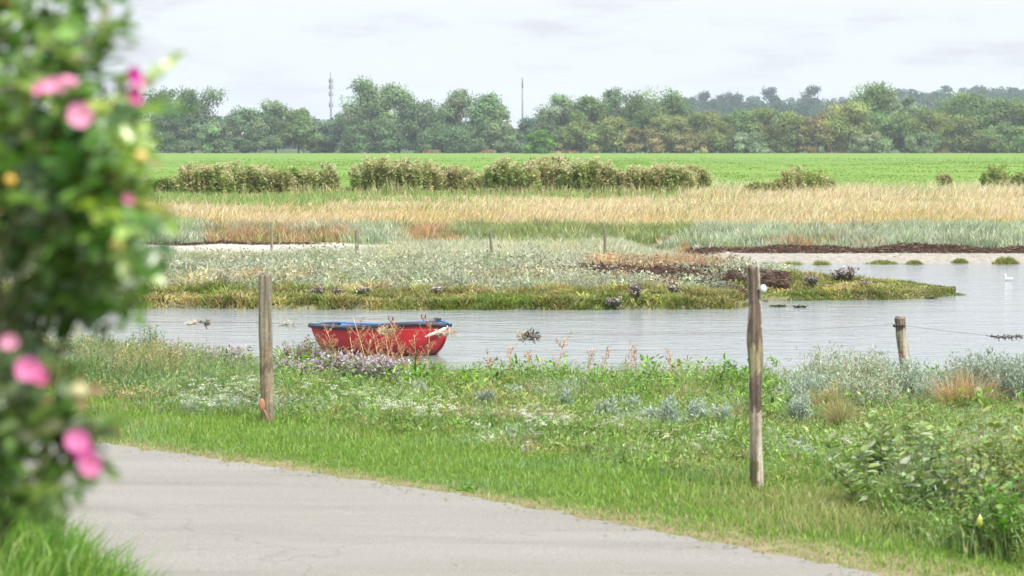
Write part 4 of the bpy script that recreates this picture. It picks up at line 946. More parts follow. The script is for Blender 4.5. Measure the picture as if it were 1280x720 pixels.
for a in [(362, 487, 40, 28, 'lilac sea aster mound just right of the left post'), (395, 488, 44, 26, 'lilac sea aster mound in front of the brownish bush'), (425, 482, 44, 30, 'pale lilac sea aster mound below the stern of the red boat'), (452, 486, 36, 24, 'lilac sea aster mound under the left part of the red hull'), (478, 478, 34, 22, 'small lilac sea aster mound below the middle of the boat'),
          (262, 480, 44, 32, 'dusty lilac sea aster mound left of the left post'), (225, 478, 36, 34, 'dusty dark sea aster mound, farthest left of its kind'), (285, 470, 30, 26, 'small dusty sea aster mound below the faded dock stalks')]:
    dd = 25.2; zz_ = ground_at(a[0], dd)[1]; top_ = a[1] - a[3] - 8; aster(a[0], HOR + (CAMZ - zz_) * F / dd, a[2] * 1.1, top_h(top_, dd, zz_) * F / dd, zz_, a[4], GL, .35, scale=.85, density=1.9, low=.35)
# silver wormwood
def wormwood(px, d, top, wpx, label, cols, q=1.0, name='wormwood_bush', group='silvery wormwood bushes on the bank'):
    x, z = ground_at(px, d); H_ = max(random.uniform(.17, .28) if wpx < 45 else .2, top_h(top, d, z)); W = wpx * d / F; D = min(W, 1.0); root = thing(name, (x, d, z), label, 'bush', group)
    ns = int(190 * q * max(.25, W)); st = MB(); lf = MB(); bx = RNG.normal(0, .24, ns) * W; by = RNG.normal(0, .22, ns) * D
    hh = H_ * uni(.6, 1.05, ns) * np.clip(1.05 - .8 * (bx / W) ** 2 * 2, .4, 1); lx = bx * .35 + RNG.normal(0, .09, ns) * H_; ly = by * .35 + RNG.normal(0, .09, ns) * H_
    blades(st, np.stack([bx, by, np.full(ns, -.02)], 1), hh, .006, np.hypot(lx, ly) / hh, np.arctan2(ly, lx), pick([(.25, .24, .15), (.20, .22, .14)], [1, 1], ns)); st.build('stem', M_STEM, root)
    k = np.repeat(np.arange(ns), 34); n = len(k); t = uni(.15, 1.02, n); P = np.stack([bx[k] + lx[k] * t ** 1.5, by[k] + ly[k] * t ** 1.5, hh[k] * t * .97], 1) + RNG.normal(0, .012, (n, 3))
    A = rdir(n); A[:, 2] = np.abs(A[:, 2]) + .35; leaves(lf, P, A, rdir(n), uni(.025, .06, n), uni(.006, .013, n), pick(cols, [1] * len(cols), n, .16, .03)); lf.build('foliage', M_LEAF, root)
    return root
SV = [(.34, .42, .33), (.41, .48, .40), (.27, .35, .26)]; SG = [(.29, .36, .27), (.23, .30, .22), (.36, .42, .33), (.18, .24, .17)]; SF = [(.33, .41, .28), (.39, .45, .33), (.27, .36, .23), (.42, .37, .24)]
for a in [(1040, 26, 441, 80, 'pale green wormwood bush at the water edge, right of the right post', SF, 1), (1092, 25.5, 446, 60, 'silvery wormwood bush just left of the short red stained post', SF, 1), (1140, 25.6, 455, 50, 'silvery wormwood bush hiding the foot of the short red stained post', SV, 1), (1075, 24.2, 462, 80, 'straggly grey wormwood bush with tan stalks, below the pale green one', SF, .8),
          (1236, 24.5, 446, 90, 'big dense blue grey wormwood bush near the right edge', SG, 1.5), (1290, 24.2, 450, 70, 'grey wormwood bush cut by the right edge', SG, 1.3), (1180, 24.8, 468, 50, 'low silver wormwood bush under the orange grass', SV, 1), (1010, 24.6, 470, 50, 'small silver wormwood bush right of the right post', SV, .8)]:
    wormwood(a[0], a[1], a[2] - 5, a[3] * 1.15, a[4], a[5], a[6] * 1.5)
for a in [(706, 21.5, 500, 20, 'single silver tuft in the middle of the weeds, darkest one', SG), (606, 21.8, 508, 20, 'small grey tuft on the bank below the boat bow, among white flowers', SG), (640, 23.2, 490, 16, 'slender silver tuft left of the darkest silver tuft', SV), (760, 21.2, 514, 28, 'silver tuft right of the darkest one', SV), (835, 21.0, 512, 30, 'silver tuft below the bright leafy clump', SV), (875, 20.6, 512, 32, 'wide silver tuft next to the right post', SV),
          (810, 20.6, 524, 22, 'low silver tuft near the right yellow herbs', SV), (470, 25.3, 474, 24, 'silver tuft next to the broad leaved plant below the boat', SV), (790, 22.2, 500, 22, 'silver tuft between two others, higher up the bank', SV), (905, 20.2, 530, 24, 'small silver tuft just left of the right post foot', SV), (1000, 22.5, 490, 40, 'silver tuft right behind the right post', SV), (525, 22.8, 494, 30, 'faint grey tuft below the bow, left of the white flowers', SF)]:
    wormwood(a[0], a[1] + random.uniform(-.4, .6), a[2], a[3] * .75, a[4], a[5], q=.6, name='wormwood_tuft', group='small silver tufts among the weeds')
# orange dry grass patches
for a in [(1218, 478, 52, 60, 'orange dry grass clump beside the big blue grey wormwood'), (1192, 480, 34, 52, 'tan orange dry grass clump right of the short red stained post'), (1030, 492, 34, 36, 'tan dry grass clump right of the right post'), (1052, 500, 26, 30, 'yellowish dry grass clump below the pale green wormwood'), (318, 478, 26, 34, 'tan dry grass clump hugging the left post'), (860, 486, 20, 30, 'thin orange dry grass clump left of the right post'), (1216, 520, 26, 26, 'small orange dry grass clump below the big wormwood')]:
    dd = 24.0 if a[1] < 500 else 21.5; zz_ = ground_at(a[0], dd)[1]; top_ = a[1] - a[3] * .62; tuft(a[0], HOR + (CAMZ - zz_) * F / dd, a[2] * .8, max(13, top_h(top_, dd, zz_) * F / dd), zz_, a[4], ([(.60, .42, .24), (.54, .40, .24), (.45, .38, .2)] if a[0] in (1218, 1192) else [(.40, .35, .20), (.32, .31, .15), (.42, .33, .19), (.22, .27, .1)]), 'dry orange grass clumps on the bank', 'dry_grass_clump', 'plant', 420, .009, .9)
# yellow herbs
for a in [(722, 20.4, 548, 30, 'yellow leaved herb below the darkest silver tuft'), (395, 21.6, 508, 22, 'yellow leaved herb right of the left post'), (1048, 22.5, 470, 30, 'yellow leaved herb among the wormwood'), (415, 21.2, 515, 16, 'yellow stalked herb right of the yellow leaved one near the left post'), (265, 21.6, 515, 16, 'yellow brown herb left of the left post')]:
    leafy(a[0], a[1], a[2], a[3], a[4], [(.42, .34, .06), (.34, .30, .07), (.45, .30, .10)], 'yellow_herb', 'plant', 'yellow herbs among the weeds', .05, 12, 8, .35, (.3, .28, .1))
# white yarrow
def yarrow_master():
    root = thing('yarrow', (0, 0, 0), 'small white flowered yarrow in the weeds along the verge', 'flower', 'white yarrow along the verge')
    s = MB(); f = MB()
    for q in range(6):
        bx, by = random.gauss(0, .05), random.gauss(0, .05); hh = random.uniform(.16, .27); tx, ty = bx + random.gauss(0, .03), by + random.gauss(0, .03)
        tube(s, [(bx, by, -.02), (tx, ty, hh)], [.002, .0015], (.14, .2, .08), 4)
        n = 16; r = .02; P = np.stack([tx + RNG.normal(0, r, n), ty + RNG.normal(0, r, n), hh + RNG.normal(0, .004, n)], 1)
        quads(f, P, rdir(n) * np.array([1, 1, .2]), np.array([0, -.3, 1.0]) + rdir(n) * .3, uni(.010, .018, n), uni(.010, .016, n), pick([(.68, .68, .60), (.55, .56, .42)], [3, 1], n))
    s.build('stem', M_STEM, root); f.build('blossoms', M_PETAL, root); return root
YM = [yarrow_master()]
spots = []
for (p0, p1, y0, y1, nn) in [(255, 345, 492, 512, 9), (385, 470, 480, 506, 10), (455, 545, 512, 538, 9), (520, 600, 518, 540, 9), (640, 720, 530, 552, 8), (820, 900, 545, 575, 6), (980, 1080, 540, 570, 6), (220, 300, 505, 520, 8), (700, 800, 520, 548, 6), (1130, 1200, 500, 560, 10)]:
    for q in range(nn): spots.append((random.uniform(p0, p1), random.uniform(y0, y1)))
for i, (px, py) in enumerate(spots):
    p = at_z(px, py + 14, -.05); o = YM[0] if i == 0 else copy_tree(YM[0]); o.location = (p.x, p.y, h1(p.x, p.y)); o.rotation_euler.z = random.uniform(0, 6.28); s_ = random.uniform(.5, .9); o.scale = (s_, s_, s_ * random.uniform(.7, 1.1))
# broad leaved shrubs on the right, nearer than the focus
WG = [(.19, .28, .085), (.25, .33, .13), (.14, .22, .06), (.31, .37, .19), (.22, .31, .09)]
GS = 'broad leaved shrubs on the right of the verge'
for a in [(1118, 14.6, 512, 100, 'broad leaved green shrub standing left of the others on the right verge'), (1178, 14.2, 520, 90, 'broad leaved shrub in the middle of the right verge group'), (1082, 15.4, 520, 60, 'thin small shrub farthest left of the right verge group'), (1150, 15.8, 494, 90, 'grey leaved shrub behind the middle one of the right verge group')]:
    leafy(a[0], a[1], a[2], a[3], a[4], WG + [(.30, .36, .24)], 'leafy_shrub', 'bush', GS, .10, 7, 26, .5, (.2, .26, .1), .5, even=True)
for a in [(1252, 13.9, 494, 90, 'dense dark shrub at the right edge of the verge'), (1300, 13.6, 500, 90, 'dense shrub cut by the right edge of the view'), (1225, 14.8, 506, 70, 'yellowish shrub between the dense dark one and the middle one')]:
    leafy(a[0], a[1], a[2], a[3], a[4], [(.20, .28, .07), (.26, .33, .10), (.30, .31, .12), (.14, .21, .05)], 'leafy_shrub', 'bush', GS, .085, 14, 26, .48, (.2, .25, .1), .45, even=True)
leafy(1262, 12.9, 590, 90, 'low bright green leafy clump at the foot of the dense dark shrub', BG, 'leafy_plant', 'plant', None, .08, 30, 9, .6)
def fallen(name, px, py, d, L_, w_, col, label, up):
    p = at_y(px, py, d); m = MB(); leaves(m, np.array([[0, 0, 0.0]]), np.array([up[:3]]), np.array([[0, -1, .4]]), L_, w_, np.array([col]))
    o = m.build(name, M_LEAF); o.location = p
    so = o.modifiers.new('thickness', 'SOLIDIFY'); so.thickness = .0015
    return tag(o, label, 'leaf')
fallen('yellow_leaf', 1224, 662, 12.7, .085, .034, (.46, .54, .08), 'single yellow leaf standing at the foot of the right shrubs', (.05, 0, 1))
for k_, (px, d, top, lb) in enumerate([(585, 14.95, 628, 'small dark green rosette weed at the road edge')]):
    leafy(px, 15.25, 613, 26, lb, BG, 'rosette_weed', 'plant', None, .05, 12, 6, .5)

# grit and torn leaf bits along the road edges
m = MB(); n = 1500; k = RNG.integers(0, len(EDGE), n); off = np.where(RNG.random(n) < .93, np.abs(RNG.normal(0, .13, n)), uni(0, 3.5, n)); q = EDGE[k] + nrm[k] * off[:, None]
ok = (q[:, 1] > 8) & (q[:, 1] < 24); q = q[ok]; off = off[ok]; n = len(q); zt = .012 + .02 * np.sin(PI * np.clip(off, 0, 3.6) / 3.6) + .006
leaves(m, np.concatenate([q, zt[:, None]], 1), rdir(n) * np.array([1, 1, .1]), np.array([0, 0, 1.0]) + rdir(n) * .2, uni(.008, .035, n), uni(.006, .018, n), pick([(.24, .21, .16), (.36, .33, .27), (.28, .24, .14), (.14, .19, .06)], [3, 2, 2, 1], n))
tag(m.build('grit', M_DRY), 'grit and bits of dry leaf along the road edge', 'debris', kind='stuff')
# ------------------------------------------------------------------ the red boat
def paint_mat(name, rough=0.35, scratch=.2):
    m = attr_mat(name, rough, nscale=7, amount=scratch, spec=.5); return m
M_HULL = paint_mat('red_hull_paint', .38, .16); M_INSIDE = paint_mat('blue_inside_paint', .5, .1); M_RUB = paint_mat('black_rubber', .55, .25); M_WOODB = paint_mat('boat_wood', .6, .2)
def boat():
    Lb = 2.06; root = thing('rowing_boat', (0, 0, 0), 'small red rowing boat with blue inside and black rim, moored close to the bank', 'boat')
    us = np.linspace(0, 1, 41)
    half = np.interp(us, [0, .08, .2, .4, .6, .75, .86, .93, .97, 1], [.42, .50, .565, .60, .575, .49, .36, .235, .13, .03])
    ker = np.array([1, 2, 3, 2, 1]) / 9; half = np.convolve(np.pad(half, 2, 'edge'), ker, 'valid')
    sheer = np.interp(us, [0, .15, .35, .6, .8, .9, 1], [.455, .445, .45, .495, .54, .545, .52])
    sheer = np.convolve(np.pad(sheer, 2, 'edge'), ker, 'valid')
    keel = np.interp(us, [0, .15, .6, .8, .88, .94, .98, 1], [.03, 0, 0, .02, .06, .16, .32, .47])
    xo = us * Lb
    rake = np.where(us < .12, (1 - us / .12) ** 1.5 * .17, 0)          # the transom leans back: lower points sit further forward
    def section(i, off, nv=15):
        pts = []
        for j in range(nv):
            t = j / (nv - 1)
            b, k, s_ = max(.004, half[i] - off), keel[i] + off, sheer[i]
            yy = b * (math.sin(t * PI / 2) ** .62) if t > 0 else 0
            zz_ = k + (s_ - k) * (1 - math.cos(t * PI / 2) ** .75)
            lap = .010 * (1 if t > .55 else 0) if off == 0 else 0
            zr = (zz_ - k) / max(.02, s_ - k)
            pts.append((xo[i] + rake[i] * (1 - zr), yy + lap * (half[i] > .1), zz_))
        return pts
    def skin(off, nv=15):
        S = np.array([section(i, off, nv) for i in range(len(us))]); V = []; full = np.concatenate([S[:, ::-1] * np.array([1, -1, 1]), S[:, 1:]], 1); return full
    O = skin(0); nn, w = O.shape[:2]
    def grid(m, G, col, flip=False):
        a, b = G.shape[:2]; i = (np.arange(a - 1)[:, None] * b + np.arange(b - 1)[None]).ravel()
        T = np.concatenate([np.stack([i, i + 1, i + b + 1], 1), np.stack([i, i + b + 1, i + b], 1)])
        m.add(G.reshape(-1, 3), T[:, ::-1] if flip else T, np.asarray(col))
    h = MB(); hz = O[:, :, 2].ravel(); hx = O[:, :, 0].ravel(); hy = O[:, :, 1].ravel()
    hc = np.array((.34, .010, .016))[None] * (1 + .16 * wob(hx * 1.0, hz * 2 + hy, .35, 1))[:, None]
    band = np.clip((.155 + .018 * wob(hx, hx * 0, .3, 2) - hz) / .03, 0, 1)[:, None]; hc = hc * (1 - band) + np.array((.17, .022, .02)) * band       # weed stained waterline
    slime = np.clip((.085 + .015 * wob(hx, hx * 0, .2, 3) - hz) / .02, 0, 1)[:, None]; hc = hc * (1 - slime) + np.array((.07, .05, .03)) * slime
    scr = (np.abs(wob(hx * .6, hz * 4, .12, 0)) < .05)[:, None]; hc = np.where(scr, hc * .85 + .012, hc)
    grid(h, O, hc)
    c0 = np.vstack([O[0].mean(0)[None], O[0]]); h.add(c0, [(0, j + 1, j) for j in range(1, w)], np.array((.36, .016, .022)))      # transom
    h.build('hull', M_HULL, root, smooth=False)
    I_ = skin(.03)[1:-2].copy(); ins = MB(); I_[:, :, 2] = np.minimum(I_[:, :, 2], 9); grid(ins, I_, (.10, .26, .52), True)
    c1 = np.vstack([I_[0].mean(0)[None], I_[0]]); ins.add(c1, [(0, j, j + 1) for j in range(1, w)], np.array((.10, .26, .52))); ins.build('inside_lining', M_INSIDE, root, smooth=False)
    port, star = O[:, 0], O[:, -1]
    rim = np.concatenate([port[::-1], [[port[0][0] - .015, -half[0] * .55, sheer[0]], [port[0][0] - .02, 0, sheer[0]], [port[0][0] - .015, half[0] * .55, sheer[0]]], star])
    g = MB(); tube(g, rim + np.array([0, 0, -.008]), .036, (.018, .024, .040), 8); g.build('rubber_rim', M_RUB, root, smooth=True)
    cap = MB(); rin = rim.copy(); rin[:, 1] *= .94; tube(cap, rin + np.array([0, 0, .012]), .019, (.10, .22, .42), 6); cap.build('gunwale', M_INSIDE, root, smooth=True)
    for u, zf in ((.16, .30), (.52, .30)):
        i = int(u * 40); b_ = half[i] - .045; t_ = MB(); box(t_, (u * Lb, 0, zf), (.22, 2 * b_ - .06, .028), (.14, .30, .52)); t_.build('seat', M_INSIDE, root)
    fl = MB(); box(fl, (.95, 0, .085), (1.5, .5, .015), (.30, .25, .18)); fl.build('floor_board', M_WOODB, root)
    for s in (-1, 1):
        r = MB(); i = 27; px_, py_, pz_ = xo[i], s * (half[i] - .01), sheer[i] + .01
        tube(r, [(px_, py_, pz_ - .02), (px_, py_, pz_ + .05)], .012, (.03, .03, .03), 6)
        tube(r, [(px_ - .035, py_, pz_ + .11), (px_ - .03, py_, pz_ + .06), (px_, py_, pz_ + .045), (px_ + .03, py_, pz_ + .06), (px_ + .035, py_, pz_ + .11)], .009, (.03, .03, .03), 6); r.build('rowlock', M_METAL, root)
    st = MB(); tube(st, [O[-1, w // 2] + np.array([.012, 0, .03])] + [O[k, w // 2] + np.array([.008, 0, -.008]) for k in (39, 38, 36, 34)], .014, (.20, .012, .016), 6); st.build('stem_band', M_HULL, root)
    cl = MB(); box(cl, (Lb - .17, 0, .60), (.10, .03, .04), (.05, .05, .055)); box(cl, (Lb - .17, 0, .565), (.04, .03, .05), (.05, .05, .055)); cl.build('bow_cleat', M_METAL, root)
    dk = MB(); bi = [34, 36, 38, 39]; V = [(xo[k], s * (half[k] - .02), sheer[k] - .005) for k in bi for s in (-1, 1)]
    dk.add(V, [(0, 2, 3), (0, 3, 1), (2, 4, 5), (2, 5, 3), (4, 6, 7), (4, 7, 5)], np.array((.12, .28, .5))); dk.build('bow_deck', M_INSIDE, root)
    return root
B = boat()
bmid = at_z(480, 443, WATER)
YAW = math.radians(-25)
B.rotation_euler = (math.radians(-2.0), math.radians(0.5), YAW)
off = Matrix.Rotation(YAW, 3, 'Z') @ Vector((1.03, 0, 0))
B.location = (bmid.x - off.x, bmid.y + .25 - off.y, WATER - .055)
# mooring rope from the bow
M_ROPE = attr_mat('pale_rope', .9, nscale=60, amount=.3)
bw = Vector(B.location) + Matrix.Rotation(YAW, 3, 'Z') @ Vector((2.06, 0, .46))
m = MB(); base = np.array(bw)
ends = [base + (.0, 0, .02), base + (-.05, -.10, -.01), base + (-.14, -.17, -.05), base + (-.24, -.24, -.08), base + (-.31, -.30, -.11)]
tube(m, ends, [.020, .024, .026, .022, .012], (.55, .48, .42), 7)
tag(m.build('mooring_rope', M_ROPE), 'pale frayed mooring rope hanging from the bow of the red boat', 'rope')
# ------------------------------------------------------------------ posts and wire
def wood_mat():
    m, n, l, p = mat_new('weathered_wood')
    p.inputs['Roughness'].default_value = .9; p.inputs['Specular IOR Level'].default_value = .15
    at = N(n, 'ShaderNodeAttribute'); at.attribute_name = 'Col'
    tc = N(n, 'ShaderNodeTexCoord'); mp = N(n, 'ShaderNodeMapping'); mp.inputs['Scale'].default_value = (42, 42, 2.2)
    nz = N(n, 'ShaderNodeTexNoise'); nz.inputs['Scale'].default_value = 1; nz.inputs['Detail'].default_value = 6
    l.new(tc.outputs['Object'], mp.inputs[0]); l.new(mp.outputs[0], nz.inputs['Vector'])
    mr = N(n, 'ShaderNodeMapRange'); mr.inputs['From Min'].default_value = .3; mr.inputs['From Max'].default_value = .7; mr.inputs['To Min'].default_value = .45; mr.inputs['To Max'].default_value = 1.4
    l.new(nz.outputs['Fac'], mr.inputs[0]); vm = N(n, 'ShaderNodeVectorMath'); vm.operation = 'SCALE'; l.new(at.outputs['Color'], vm.inputs[0]); l.new(mr.outputs[0], vm.inputs['Scale'])
    l.new(vm.outputs[0], p.inputs['Base Color'])
    b = N(n, 'ShaderNodeBump'); b.inputs['Strength'].default_value = .8; b.inputs['Distance'].default_value = .012; l.new(nz.outputs['Fac'], b.inputs['Height']); l.new(b.outputs[0], p.inputs['Normal'])
    return m
M_POST = wood_mat()
def post(px, base, top, wpx, label, group, bend, patch, d=None, zbase=None, name='fence_post', top_dx=0.0, rough=.06):
    """bend: sideways offset (m) at relative heights; patch(theta, t) -> colour"""
    if d is None:
        p = at_z(px, base, 0.0)
        for _ in range(5): p = at_z(px, base, h1(p.x, p.y))
        x, d = p.x, p.y
    else: x = (px - 640) / F * d
    z = h1(x, d); H_ = at_y(px, top, d).z - z; R = wpx * d / F / 2
    nz_, nt = 120, 30; V = []; Cc = []
    ph = [random.uniform(0, 6) for _ in range(6)]
    for i in range(nz_ + 1):
        t = i / nz_; zc = -.25 + (H_ + .25) * t; tt = max(0, zc / H_)
        ox = np.interp(tt, [b[0] for b in bend], [b[1] for b in bend])
        for j in range(nt):
            th = 2 * PI * j / nt
            r = R * (1 + rough * math.sin(2 * th + ph[0] + tt * 3) + rough * .8 * math.sin(3 * th + ph[1] - tt * 7) + rough * .5 * math.sin(tt * 19 + ph[2]) + random.gauss(0, rough * .25)) * np.interp(tt, [b[0] for b in bend], [b[2] for b in bend])
            ztop = (.012 * math.cos(th - 1) + .008 * math.sin(3 * th + ph[3])) if i == nz_ else 0
            V.append((ox + r * math.cos(th), r * math.sin(th), zc + ztop)); Cc.append(patch(th + .45 * float(wob(tt * 14, j * .0, 1.0, 1)), tt + .045 * float(wob(math.cos(th) * 2.2 + px, math.sin(th) * 2.2 + tt * 5, .8, 2))))
    T = []
    for i in range(nz_):
        for j in range(nt):
            p_, q = i * nt + j, i * nt + (j + 1) % nt; T += [(p_, q, q + nt), (p_, q + nt, p_ + nt)]
    V.append((np.interp(1, [b[0] for b in bend], [b[1] for b in bend]), 0, H_ - .004)); Cc.append((.13, .11, .085)); ci = len(V) - 1
    for j in range(nt): T.append((nz_ * nt + j, nz_ * nt + (j + 1) % nt, ci))
    m = MB(); m.add(V, T, np.array(Cc)); o = m.build(name, M_POST); o.location = (x, d, z)
    tag(o, label, 'post', group); return o, x, d, z, H_
def g_(c, s=.12): return tuple(np.clip(np.array(c) * math.exp(random.gauss(0, s)), 0, 1))
GP = 'old wooden posts by the road'
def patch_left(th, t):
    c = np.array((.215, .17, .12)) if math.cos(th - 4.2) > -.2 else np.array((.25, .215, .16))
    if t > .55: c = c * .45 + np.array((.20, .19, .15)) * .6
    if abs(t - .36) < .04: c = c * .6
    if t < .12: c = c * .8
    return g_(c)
PL = post(334, 528, 343, 16, 'straight round brown grey post, left of the two tall posts on the verge', GP, [(0, .0, 1.03), (.5, -.005, 1.0), (1, -.012, .98)], patch_left)
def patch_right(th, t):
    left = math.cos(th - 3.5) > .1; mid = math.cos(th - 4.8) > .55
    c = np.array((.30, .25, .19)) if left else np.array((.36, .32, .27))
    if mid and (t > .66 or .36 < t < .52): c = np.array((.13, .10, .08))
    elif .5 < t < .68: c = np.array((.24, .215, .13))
    elif t < .4 and not left: c = np.array((.38, .335, .29))  # lower right side painted paler, as if lit
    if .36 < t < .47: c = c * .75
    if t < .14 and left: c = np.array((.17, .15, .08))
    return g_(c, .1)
PR = post(946, 612, 333, 17.5, 'knotty crooked grey post with dark bark and a white insulator, right of two tall posts', GP, [(0, .0, 1.0), (.25, -.006, .98), (.44, -.012, .95), (.55, -.008, 1.12), (.68, -.022, 1.12), (.8, -.02, .95), (1, -.035, .86)], patch_right, rough=.09)
ins = MB(); k = .62 * 15.35 / 2418
zi = at_y(950, 361, PR[2]).z - PR[3]; xi = (951 - 946) / F * PR[2]
ball(ins, (xi + .004, -.03, zi), (.024, .022, .030), (.52, .56, .54), 10, 8); tube(ins, [(xi - .05, -.01, zi), (xi, -.03, zi)], .010, (.25, .2, .17), 6)
M_PORC = attr_mat('porcelain', .25, amount=.05, spec=.5)
ins.build('insulator', M_PORC, PR[0], smooth=True)
def patch_stub(th, t):
    c = np.array((.28, .25, .18)); front = math.cos(th - 4.5)
    if front > .35 and .18 < t < .62: c = np.array((.25, .125, .105))
    if math.cos(th - 5.6) > .5: c = np.array((.33, .31, .25))
    if t > .85: c = np.array((.20, .16, .12))
    return g_(c)
PS = post(1139, 500, 397, 13, 'short leaning grey post with a red stain, standing in wormwood at the water edge', None, [(0, .0, 1.05), (1, -.115, .97)], patch_stub, d=26.6, rough=.07)
bk = MB(); tube(bk, [(-.17, -.06, PS[4] - .085), (-.07, -.07, PS[4] - .08)], .012, (.05, .045, .04), 6); ball(bk, (-.18, -.06, PS[4] - .085), (.022, .02, .018), (.05, .045, .04), 8, 6); bk.build('wire_holder', M_METAL, PS[0])
lf_ = fallen('dry_leaf', 326, 506, PL[2] - .12, .0001, .0001, (.5, .27, .16), 'rust coloured dry leaf on a stalk leaning on the left post foot', (0, 0, 1))
bpy.data.objects.remove(lf_)
m = MB(); dl = PL[2] - .13; p0 = np.array(at_y(338, 530, dl)); p1 = np.array(at_y(330, 512, dl)); tp = np.array(at_y(326, 500, dl))
tube(m, [p0, (p0 + p1) / 2 + (.004, 0, 0), p1], [.006, .005, .006], (.50, .30, .18), 5)
ball(m, (p1 + tp) / 2 + (-.004, 0, 0), (.026, .012, .052), (.52, .29, .18), 8, 6)
tag(m.build('dry_leaf', M_DRY, smooth=True), 'rust coloured dry curled leaf on a stalk leaning on the foot of the left post', 'leaf')
m = MB(); dl = 20.6; c0 = np.array(at_y(244, 505, dl)); ball(m, c0, (.05, .03, .022), (.55, .60, .42), 8, 6); tube(m, [c0 + (.03, 0, 0), c0 + (.05, 0, -.12)], .004, (.3, .35, .15), 5)
tag(m.build('pale_leaf', M_LEAF, smooth=True), 'pale green curled leaf lying among white yarrow left of the left post', 'leaf')

# fence wire: left post to short post and on to both sides
yw = lambda px, py, d: np.array(at_y(px, py, d))
A0 = yw(334 - 8, 403, PL[2]); A1 = yw(1120, 405, 26.5); A2 = yw(1300, 424, 25.0); AL = yw(-120, 388, 20.5)
def sagline(a, b, sag, n=24): return [a + (b - a) * t + np.array([0, 0, -4 * sag * t * (1 - t)]) for t in np.linspace(0, 1, n)]
wire = [sagline(AL, A0, .03), sagline(A0, A1, .10), sagline(A1, A2, .02)]
root = thing('fence_wire', tuple(A0), 'thin rusty fence wire strung between the left post and the short leaning post', 'wire')
for seg in wire:
    m = MB(); tube(m, [p - A0 for p in seg], .0017, (.16, .14, .13), 5); m.build('wire_strand', M_METAL, root)
def wire_at(px):
    best = min((p for seg in wire for p in seg), key=lambda p: abs(px_of(p[0], p[1]) - px)); 
    for seg in wire:
        for a, b in zip(seg[:-1], seg[1:]):
            pa, pb = float(px_of(a[0], a[1])), float(px_of(b[0], b[1]))
            if pa <= px <= pb: return a + (b - a) * ((px - pa) / (pb - pa))
    return best
def tangle(px, wpx, hpx, label, cols, dx=0, drop=.5, n=160, name='seaweed_tangle'):
    p = wire_at(px); W = wpx * p[1] / F; Hh = hpx * p[1] / F; m = MB(); t = uni(-.5, .5, n)
    P = np.stack([t * W, RNG.normal(0, .012, n), RNG.normal(0, .25, n) * Hh * .5 - uni(0, drop, n) * Hh], 1)
    A = np.stack([RNG.normal(.6, .5, n), RNG.normal(0, .3, n), RNG.normal(.15, .5, n)], 1)
    cx_ = np.where((t + RNG.normal(0, .12, n) < dx)[:, None], pick(cols[:1], [1], n), pick(cols[1:], [1] * (len(cols) - 1), n))
    leaves(m, P, A, rdir(n), uni(.02, .06, n), uni(.005, .012, n), cx_)
    for q in range(4):
        x0 = random.uniform(-.1, .4) * W; tube(m, [(x0, 0, 0), (x0 - .02, 0, -Hh * .4), (x0 - .06, 0, -Hh * random.uniform(.6, .95))], [.004, .004, .002], cols[-1], 5)
    o = m.build(name, M_DRY); o.location = p; tag(o, label, 'debris', 'plant debris caught on the fence wire')
DK = (.05, .035, .03)
tangle(658, 27, 14, 'pale and dark seaweed tangle hanging on the wire over open water right of the boat', [(.62, .56, .48), (.22, .17, .14), DK], -.12, .6, 260)
tangle(243, 30, 4, 'thin pale and dark wisp caught on the wire left of the left post', [(.66, .62, .56), DK, (.3, .25, .2)], .1, .4, 120)
tangle(480, 20, 11, 'pale wisp of dry grass on the wire in front of the middle of the boat', [(.60, .50, .38), (.45, .34, .22)], .2, .6, 120)
tangle(556, 26, 9, 'pale wisp of dry grass on the wire in front of the boat bow', [(.66, .58, .50), (.5, .4, .3)], .3, .5, 130)
tangle(1258, 40, 2, 'dark thin strand of weed on the wire near the right edge', [DK, (.10, .08, .06)], .2, .2, 130)
tangle(358, 16, 3, 'tiny pale wisp on the wire right of the left post', [(.6, .58, .54), (.4, .36, .3)], .3, .3, 50)

# thin far posts on the spit
GF = 'thin old posts on the far side of the channel'
for a in [(340, 314, 278, 4.2, 'thin dark far post on the white sand strip, leftmost of four'), (447, 331, 288, 6.0, 'thickest of the four far posts, right of the white sand strip'), (617, 333, 290, 4.8, 'thin far post leaning left in silvery plants, third of four'), (757, 331, 287, 4.8, 'rightmost of the four far posts, above the seaweed carpet')]:
    post(a[0], a[1], a[2], a[3] * .85, a[4], GF, [(0, .0, 1), (1, -.08 if a[0] == 617 else -.02, .85)], lambda th, t: g_((.20, .18, .13)), name='far_post')

# floating weed scraps by the spit
for px, py, w, lb in ((1000, 384, 14, 'dark weed strand floating off the spit, right of the right post'), (972, 383, 18, 'thin green weed strand floating just right of the right post'), (1164, 373, 12, 'small green weed raft floating at the spit tip')):
    p = at_z(px, py, WATER + .01); m = MB(); n = 40; W = w * p.y / F
    tube(m, [(-W * .55, 0, .008), (0, .03, .012), (W * .55, 0, .008)], [.01, .02, .01], (.08, .08, .04), 5)
    leaves(m, np.stack([uni(-.5, .5, n) * W, RNG.normal(0, .03, n), uni(0, .02, n)], 1), rdir(n) * np.array([1, .4, .1]), np.array([0, 0, 1.0]) + rdir(n) * .3, uni(.06, .14, n), uni(.02, .04, n), pick([(.10, .12, .04), (.07, .06, .04)], [1, 1], n))
    o = m.build('floating_weed', M_DRY); o.location = p; tag(o, lb, 'weed', 'weed floating by the spit')
